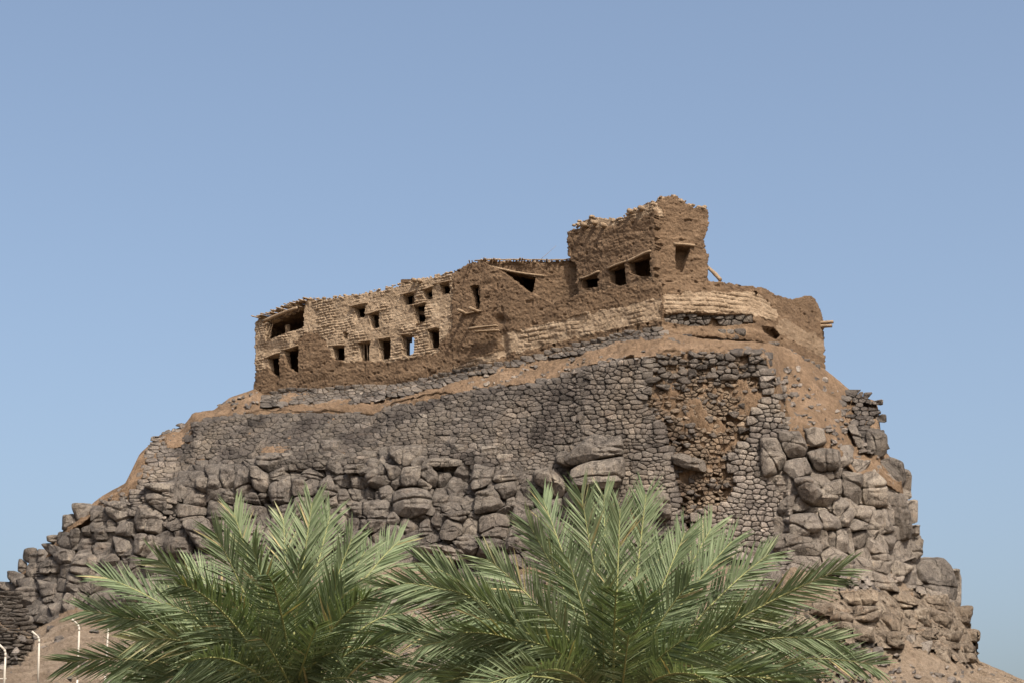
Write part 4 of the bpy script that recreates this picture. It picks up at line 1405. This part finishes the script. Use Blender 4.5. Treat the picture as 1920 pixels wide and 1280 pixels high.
def box_room(parent, xr, yr, dfn, gap, deep, hole=None):
    """the dark room behind a wall: ceiling, floor, sides and back as real slabs"""
    L = MB()
    w = PD
    P = {}
    for i, x in enumerate(xr):
        for j, y in enumerate(yr[:2]):
            if len(yr) == 3 and i == 1 and j == 0:
                y = yr[2]
            P[i, j] = unproj(x, y, dfn(np.array([[float(x)]]), np.array([[float(y)]]))[0, 0])
    zt = [min(P[i, 0][2], P[i, 0][2]) for i in (0, 1)]
    zb = [P[i, 1][2] for i in (0, 1)]
    f = [np.array([P[i, 0][0], P[i, 0][1], 0]) + w * (gap + .01) for i in (0, 1)]
    b = [v + w * deep for v in f]
    up = np.array([0, 0, 1.0])
    along = (f[1] - f[0]) / np.linalg.norm(f[1] - f[0])
    slab(L, [f[0] + up * zt[0], f[1] + up * zt[1], b[1] + up * zt[1], b[0] + up * zt[0]], up * .2)
    slab(L, [f[0] + up * zb[0], b[0] + up * zb[0], b[1] + up * zb[1], f[1] + up * zb[1]], -up * .2)
    for i, sg in ((0, -1), (1, 1)):
        slab(L, [f[i] + up * (zb[i] - .2), b[i] + up * (zb[i] - .2), b[i] + up * (zt[i] + .2), f[i] + up * (zt[i] + .2)], along * .15 * sg)
    if hole is None:
        slab(L, [b[0] + up * (zb[0] - .2), b[1] + up * (zb[1] - .2), b[1] + up * (zt[1] + .2), b[0] + up * (zt[0] + .2)], w * .2)
    v = L.build("room", M_MUD, parent, smooth_sh=False, use_attr=False)
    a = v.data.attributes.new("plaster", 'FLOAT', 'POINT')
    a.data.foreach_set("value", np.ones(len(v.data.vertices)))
    return v


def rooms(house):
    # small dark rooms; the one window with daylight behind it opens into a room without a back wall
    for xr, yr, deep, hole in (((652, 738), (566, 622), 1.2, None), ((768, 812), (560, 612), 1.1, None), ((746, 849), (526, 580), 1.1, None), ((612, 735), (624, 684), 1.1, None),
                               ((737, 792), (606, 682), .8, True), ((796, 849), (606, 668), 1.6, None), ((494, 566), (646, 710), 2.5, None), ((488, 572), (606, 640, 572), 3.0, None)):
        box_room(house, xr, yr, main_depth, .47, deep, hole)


def lump(L, x, y, Y, r, rg):
    p = unproj(x, y, Y)
    n, m = 8, 5
    V, F = [], []
    for i in range(m + 1):
        a = math.pi * i / m
        for j in range(n):
            b = 2 * math.pi * j / n
            V.append(p + r * np.array([math.sin(a) * math.cos(b) * 1.25, math.sin(a) * math.sin(b), math.cos(a) * .8]) * rg.uniform(.75, 1.2))
    for i in range(m):
        for j in range(n):
            F.append((i * n + j, (i + 1) * n + j, (i + 1) * n + (j + 1) % n, i * n + (j + 1) % n))
    L.add(V, F)


def stub(parent, x, y, dfn, n, r, length, seed):
    n = np.asarray(n, float) / np.linalg.norm(n)
    p = unproj(x, y, dfn(np.array([[float(x)]]), np.array([[float(y)]]))[0, 0])
    v, f = log_mesh(p - n * .5, p + n * length, r, r * .9, 9, 5, .02, 1, seed)
    return make("beam_end", v, f, M_WOOD, parent)


def flat_roof(parent, top, dfn, inward, deep):
    V, F = [], []
    for x, y in top:
        p = unproj(x, y, dfn(np.array([[float(x)]]), np.array([[float(y)]]))[0, 0])
        for a, dz in ((.3, -.12), (deep, .1), (deep, -.25), (.3, -.4)):
            V.append(p + inward * a + np.array([0, 0, dz]))
    for k in range(len(top) - 1):
        for j in range(4):
            a, b = k * 4 + j, k * 4 + (j + 1) % 4
            F.append((a, b, b + 4, a + 4))
    F.append((0, 3, 2, 1)); e = (len(top) - 1) * 4
    F.append((e, e + 1, e + 2, e + 3))
    make("roof", V, F, M_MUD, parent, smooth_sh=False, attr={"plaster": np.ones(len(V)) * .5})


build_fort()

# ------------------------------------------------------------------ loose stones on the terraces and screes
def scatter():
    rg = np.random.default_rng(61)
    mb = MB()
    n = 0
    zones = [([(500, 760), (900, 705), (1240, 640), (1430, 650), (1430, 660), (1180, 672), (1000, 720), (735, 758), (480, 774)], 170, (2, 5)),
             ([(380, 772), (478, 730), (500, 755), (400, 790)], 30, (2, 5)),
             ([(300, 815), (380, 772), (366, 795), (345, 838)], 30, (3, 7)),
             ([(1450, 665), (1545, 700), (1640, 790), (1690, 890), (1560, 840), (1475, 800)], 150, (2, 6)),
             ([(1500, 1215), (1700, 1215), (1830, 1245), (1990, 1310), (1480, 1310)], 260, (2, 6)),
             ([(0, 1195), (140, 1150), (330, 1110), (900, 1085), (1480, 1070), (1480, 1300), (0, 1300)], 420, (3, 9)),
             ([(190, 935), (250, 905), (250, 950), (200, 950)], 25, (3, 7)),
             ([(290, 960), (330, 950), (335, 985), (290, 1000)], 20, (3, 6)),
             ([(1545, 1075), (1690, 1080), (1690, 1110), (1545, 1110)], 60, (3, 8))]
    for poly, cnt, (s0, s1) in zones:
        a = np.array(poly)
        k = 0
        while k < cnt:
            x = rg.uniform(a[:, 0].min(), a[:, 0].max()); y = rg.uniform(a[:, 1].min(), a[:, 1].max())
            if not inside(poly, x, y):
                continue
            k += 1
            s = rg.uniform(s0, s1) * (1.5 if rg.random() < .1 else 1)
            m = 7
            an = np.sort(rg.uniform(0, 6.28, m))
            p = np.stack([x + np.cos(an) * s * 1.25, y + np.sin(an) * s * .8], 1)
            stone_into(mb, p, off(-.22), .05 + s * .012, .25, rg.choice([.8, 1.0, 1.3, 1.7]), rg, 1.0)
    o = mb.build("loose_stones", M_STONE, use_attr=True)
    tag(o, "small loose stones strewn over the earth terraces and slopes", "stones", kind="stuff")


scatter()

# ------------------------------------------------------------------ white fence posts
def fence():
    tops = [  # bend x, bend y, tip x, tip y, distance, label
        (11, 1220, -2, 1207, 57.0, "white angled fence post nearest the left picture edge, with a short rail"),
        (74, 1195, 60, 1183, 60.0, "tallest looking white angled post standing clear of the palm, before the bare mound"),
        (149, 1173, 135, 1160, 63.0, "white angled post whose foot is hidden by the lowest left palm frond"),
        (204, 1162, 193, 1151, 66.0, "white post half covered by a palm frond tip, next after the clear bent ones"),
        (274, 1158, 264, 1149, 68.5, "thin white post seen in slivers through the left palm's outer fronds"),
        (348, 1160, 339, 1147, 71.0, "white bent post top showing above a drooping frond inside the left palm"),
    ]
    for k, (bx, by, tx, ty, Y, lab) in enumerate(tops):
        bend = unproj(bx, by, Y); tip = unproj(tx, ty, Y)
        gz = unproj(bx, 1340, Y)[2] - .6
        o = empty("fence_post", (bend[0], bend[1], gz), lab, "fence post", "bent white fence posts")
        bow = RNG.uniform(-.03, .03)
        foot = np.array([bend[0] + .03 + bow, bend[1], gz])
        knee = [foot, foot * .5 + bend * .5 + np.array([bow, 0, 0]), bend - np.array([0, 0, .16]), bend + (tip - bend) * .05 - np.array([0, 0, .05]), bend + (tip - bend) * .22, tip]
        for part, qs in (("post", (0, 1, 2)), ("bent_arm", (3, 4))):
            M = MB()
            for q in qs:
                v, f = log_mesh(knee[q], knee[q + 1], .033, .033, 8, 3, .0, 1, 900 + k * 9 + q)
                M.add(v, f)
            M.build(part, M_POST, o)
        if k == 0:
            v, f = log_mesh(unproj(-60, 1276, Y), unproj(12, 1271, Y), .02, .02, 6, 3, 0, 1, 940)
            make("rail", v, f, M_POST, o)


fence()

# ------------------------------------------------------------------ date palms
def bez(p0, p1, p2, p3, t):
    t = t[:, None]
    return (1 - t) ** 3 * p0 + 3 * (1 - t) ** 2 * t * p1 + 3 * (1 - t) * t * t * p2 + t ** 3 * p3


def frond(parent, base, tip, rise, seed, leaf=0.65, face=0.8, tone=.5, start=.16):
    rg = np.random.default_rng(seed)
    base = np.asarray(base, float); tip = np.asarray(tip, float)
    ch = tip - base
    L = np.linalg.norm(ch)
    up = np.array([0, 0, 1.0])
    p1 = base + ch * .33 + up * rise * L * .9
    p2 = base + ch * .72 + up * rise * L * .8
    nseg = 40
    tt = np.linspace(0, 1, nseg)
    C = bez(base, p1, p2, tip, tt)
    T = np.gradient(C, axis=0)
    T /= np.linalg.norm(T, axis=1, keepdims=True)
    mid = C[nseg // 2]
    view = np.array([0, 0, CAMZ]) - mid
    view /= np.linalg.norm(view)
    nat = np.cross(T, up); nat /= np.maximum(np.linalg.norm(nat, axis=1, keepdims=True), 1e-3)
    vs = np.cross(T, view); vs /= np.maximum(np.linalg.norm(vs, axis=1, keepdims=True), 1e-3)
    if (nat.mean(0) @ vs.mean(0)) < 0:
        nat = -nat
    S = nat * (1 - face) + vs * face
    S -= T * (S * T).sum(1, keepdims=True)
    S /= np.linalg.norm(S, axis=1, keepdims=True)
    tw = rg.uniform(-.5, .5)
    Nn = np.cross(S, T)
    S2 = S * math.cos(tw) + Nn * math.sin(tw)
    Nn = np.cross(S2, T)
    if (Nn.mean(0) @ (view + up * .6)) < 0:
        Nn = -Nn
    S = S2
    V, F, A, MI = [], [], [], []
    # rachis
    seg = 5
    for k in range(nseg):
        r = .022 * (1 - .82 * tt[k]) + .003
        for j in range(seg):
            a = 2 * math.pi * j / seg
            V.append(C[k] + (S[k] * math.cos(a) + Nn[k] * math.sin(a)) * r); A.append(.8)
    for k in range(nseg - 1):
        for j in range(seg):
            a, b = k * seg + j, k * seg + (j + 1) % seg
            F.append((a, b, b + seg, a + seg)); MI.append(1)
    npl = int(L * 20)
    V = list(V)
    for sd in (-1, 1):
        for i in range(npl):
            t = start + (1 - start) * (i + rg.uniform(-.3, .3)) / npl
            t = min(max(t, 0), 1)
            q = t * (nseg - 1)
            k = min(int(q), nseg - 2); w = q - k
            P = C[k] * (1 - w) + C[k + 1] * w
            Tt, Ss, Nt = T[k], S[k], Nn[k]
            prof = (.45 + .55 * min(1, (t - start) / .22)) * (1 - .36 * max(0, (t - .5) / .5) ** 1.8)
            ll = leaf * prof * rg.uniform(.85, 1.12)
            ang = math.radians(60 - 36 * t + rg.uniform(-7, 7))
            lift = math.radians(16 + rg.uniform(-9, 9))
            d = Tt * math.cos(ang) + (Ss * sd * math.cos(lift) + Nt * math.sin(lift)) * math.sin(ang)
            d /= np.linalg.norm(d)
            wd = np.cross(d, Nt); wd /= np.linalg.norm(wd)
            rl = rg.uniform(-.7, .7)
            nn = np.cross(wd, d)
            wd = wd * math.cos(rl) + nn * math.sin(rl)
            wdt = .0145 * rg.uniform(.8, 1.2)
            tn = np.clip(tone + rg.normal(0, .16), 0, .92)
            if rg.random() < .02:
                tn = 1.0
            b0 = len(V)
            droop = up * -rg.uniform(.02, .09) * ll
            fold = np.cross(wd, d) * wdt * .5
            for s_, wk in ((0, .45), (.25, 1.0), (.62, .85), (1.0, .05)):
                c = P + d * ll * s_ + droop * s_ ** 2
                V += [c - wd * wdt * wk + fold * wk, c, c + wd * wdt * wk + fold * wk]
                A += [tn] * 3
            for m_ in range(3):
                a = b0 + m_ * 3
                F += [(a, a + 1, a + 4, a + 3), (a + 1, a + 2, a + 5, a + 4)]
                MI += [0, 0]
    o = make("frond", np.array(V), F, None, parent, mats=[M_LEAF, M_RACHIS], midx=MI, attr={"tone": np.array(A)})
    return o


def palm(cx, cy, Y, label, tips, extra, seed):
    crown = unproj(cx, cy, Y)
    rg = np.random.default_rng(seed)
    root = empty("date_palm", (crown[0], crown[1], 0), label, "palm")
    # trunk with old leaf bases
    V, F = [], []
    seg, rings = 18, 60
    for k in range(rings + 1):
        t = k / rings
        z = -.15 + (crown[2] + .1) * t
        for j in range(seg):
            a = 2 * math.pi * j / seg + .35 * (k % 2)
            r = .24 * (1 + .10 * ((k + j) % 3 == 0) + .07 * math.sin(k * 2.1)) + .05 * (1 - t) ** 4
            V.append((crown[0] + r * math.cos(a), crown[1] + r * math.sin(a), z))
    for k in range(rings):
        for j in range(seg):
            a, b = k * seg + j, k * seg + (j + 1) % seg
            F.append((a, b, b + seg, a + seg))
    make("trunk", np.array(V), F, M_TRUNK, root, smooth_sh=False)
    for k, (tx, ty, dy, rise, tone) in enumerate(tips):
        tip = unproj(tx, ty, Y + dy)
        b = crown + np.array([rg.uniform(-.12, .12), rg.uniform(-.12, .12) + .1 * np.sign(dy), rg.uniform(-.1, .25)])
        tip = b + (tip - b) * (1 - .11 / max(np.linalg.norm(tip - b), 1))
        frond(root, b, tip, rise, seed * 100 + k, tone=tone)
    for k in range(extra):
        az = rg.uniform(0, 2 * math.pi)
        el = math.radians(rg.uniform(-25, 38))
        L = rg.uniform(2.3, 3.1)
        tip = crown + L * np.array([math.cos(az) * math.cos(el), math.sin(az) * math.cos(el), math.sin(el)])
        frond(root, crown + rg.uniform(-.12, .12, 3), tip, .18, seed * 100 + 50 + k, face=.35, tone=rg.uniform(.25, .5))
    return root


LEFT_TIPS = [(587, 928, .3, .02, .55), (434, 946, -.2, .05, .5), (531, 960, 1.2, .04, .6), (622, 953, .9, .05, .5), (398, 985, -.6, .06, .45), (287, 1038, -.5, .10, .5), (182, 1073, .2, .13, .35),
             (145, 1138, .6, .12, .4), (112, 1238, -.3, .14, .35), (664, 996, -.3, .05, .55), (690, 1022, .6, .08, .45), (345, 1052, .8, .12, .6), (756, 1003, 1.3, .12, .5), (240, 1195, -1.1, .22, .75),
             (470, 1010, -1.0, .06, .5), (560, 1040, -1.2, .04, .5), (650, 1100, -1.2, .10, .45), (420, 1100, -1.3, .16, .5), (760, 1140, .2, .25, .4), (720, 1200, -.5, .25, .4), (640, 1215, -1.2, .2, .4), (250, 1275, -.2, .2, .4), (480, 1180, -1.6, .08, .5), (600, 1160, -1.6, .08, .45), (370, 1170, -1.0, .16, .4), (700, 1120, .8, .16, .4), (745, 1235, .6, .22, .35), (690, 1275, -1.0, .2, .4), (790, 1180, 1.0, .22, .35), (200, 1255, .5, .18, .35), (290, 1205, .3, .18, .4), (640, 1075, -.9, .08, .5), (300, 1120, -.9, .14, .45), (330, 1250, -1.2, .2, .5), (500, 1075, .4, .06, .3)]
RIGHT_TIPS = [(1087, 910, .1, .02, .6), (1132, 914, .9, .02, .6), (1163, 938, -.5, .02, .5), (1213, 913, .5, .03, .55), (1013, 922, .9, .05, .3), (986, 970, -.1, .06, .65), (903, 1035, -.2, .10, .65),
              (779, 1043, .3, .13, .55), (702, 1093, -.5, .17, .5), (1339, 978, .7, .06, .6), (1290, 985, .2, .05, .45), (1380, 1003, .1, .08, .45), (1449, 1030, .7, .09, .5), (1592, 1058, -.6, .07, .55),
              (1585, 1198, .6, .16, .5), (1648, 1243, 1.2, .14, .5), (1128, 1085, -1.6, .02, .55), (1215, 1108, -1.4, .04, .4), (1000, 1120, -1.2, .10, .6), (1060, 1030, -.9, .05, .5), (880, 1150, -1.1, .2, .5),
              (1300, 1080, -1.1, .10, .4), (1400, 1120, .9, .16, .45), (1480, 1190, .6, .2, .5), (830, 1230, .3, .22, .4), (1240, 1010, .9, .04, .5), (900, 1230, -.8, .22, .4), (960, 1190, -1.3, .16, .5), (1020, 1200, -1.6, .1, .55), (1350, 1210, -1.2, .16, .5), (1440, 1255, -.6, .18, .45), (1290, 1190, -1.5, .1, .45), (1180, 1180, -1.8, .03, .5), (780, 1205, -.9, .2, .4), (735, 1262, .2, .2, .35), (815, 1275, -.6, .2, .4), (890, 1285, -1.5, .2, .45), (700, 1190, .6, .2, .35), (1540, 1270, -.3, .16, .45), (1480, 1110, -.2, .1, .5), (745, 1085, -.9, .16, .45), (825, 1095, -1.2, .14, .55), (845, 1180, -1.3, .18, .4), (930, 1110, .6, .12, .4)]
palm(545, 1345, 28.0, "left date palm with blue green feather fronds, standing before the white fence posts", LEFT_TIPS, 24, 3)
palm(1150, 1345, 27.2, "right date palm with a long frond reaching towards the lower right outcrop", RIGHT_TIPS, 24, 5)
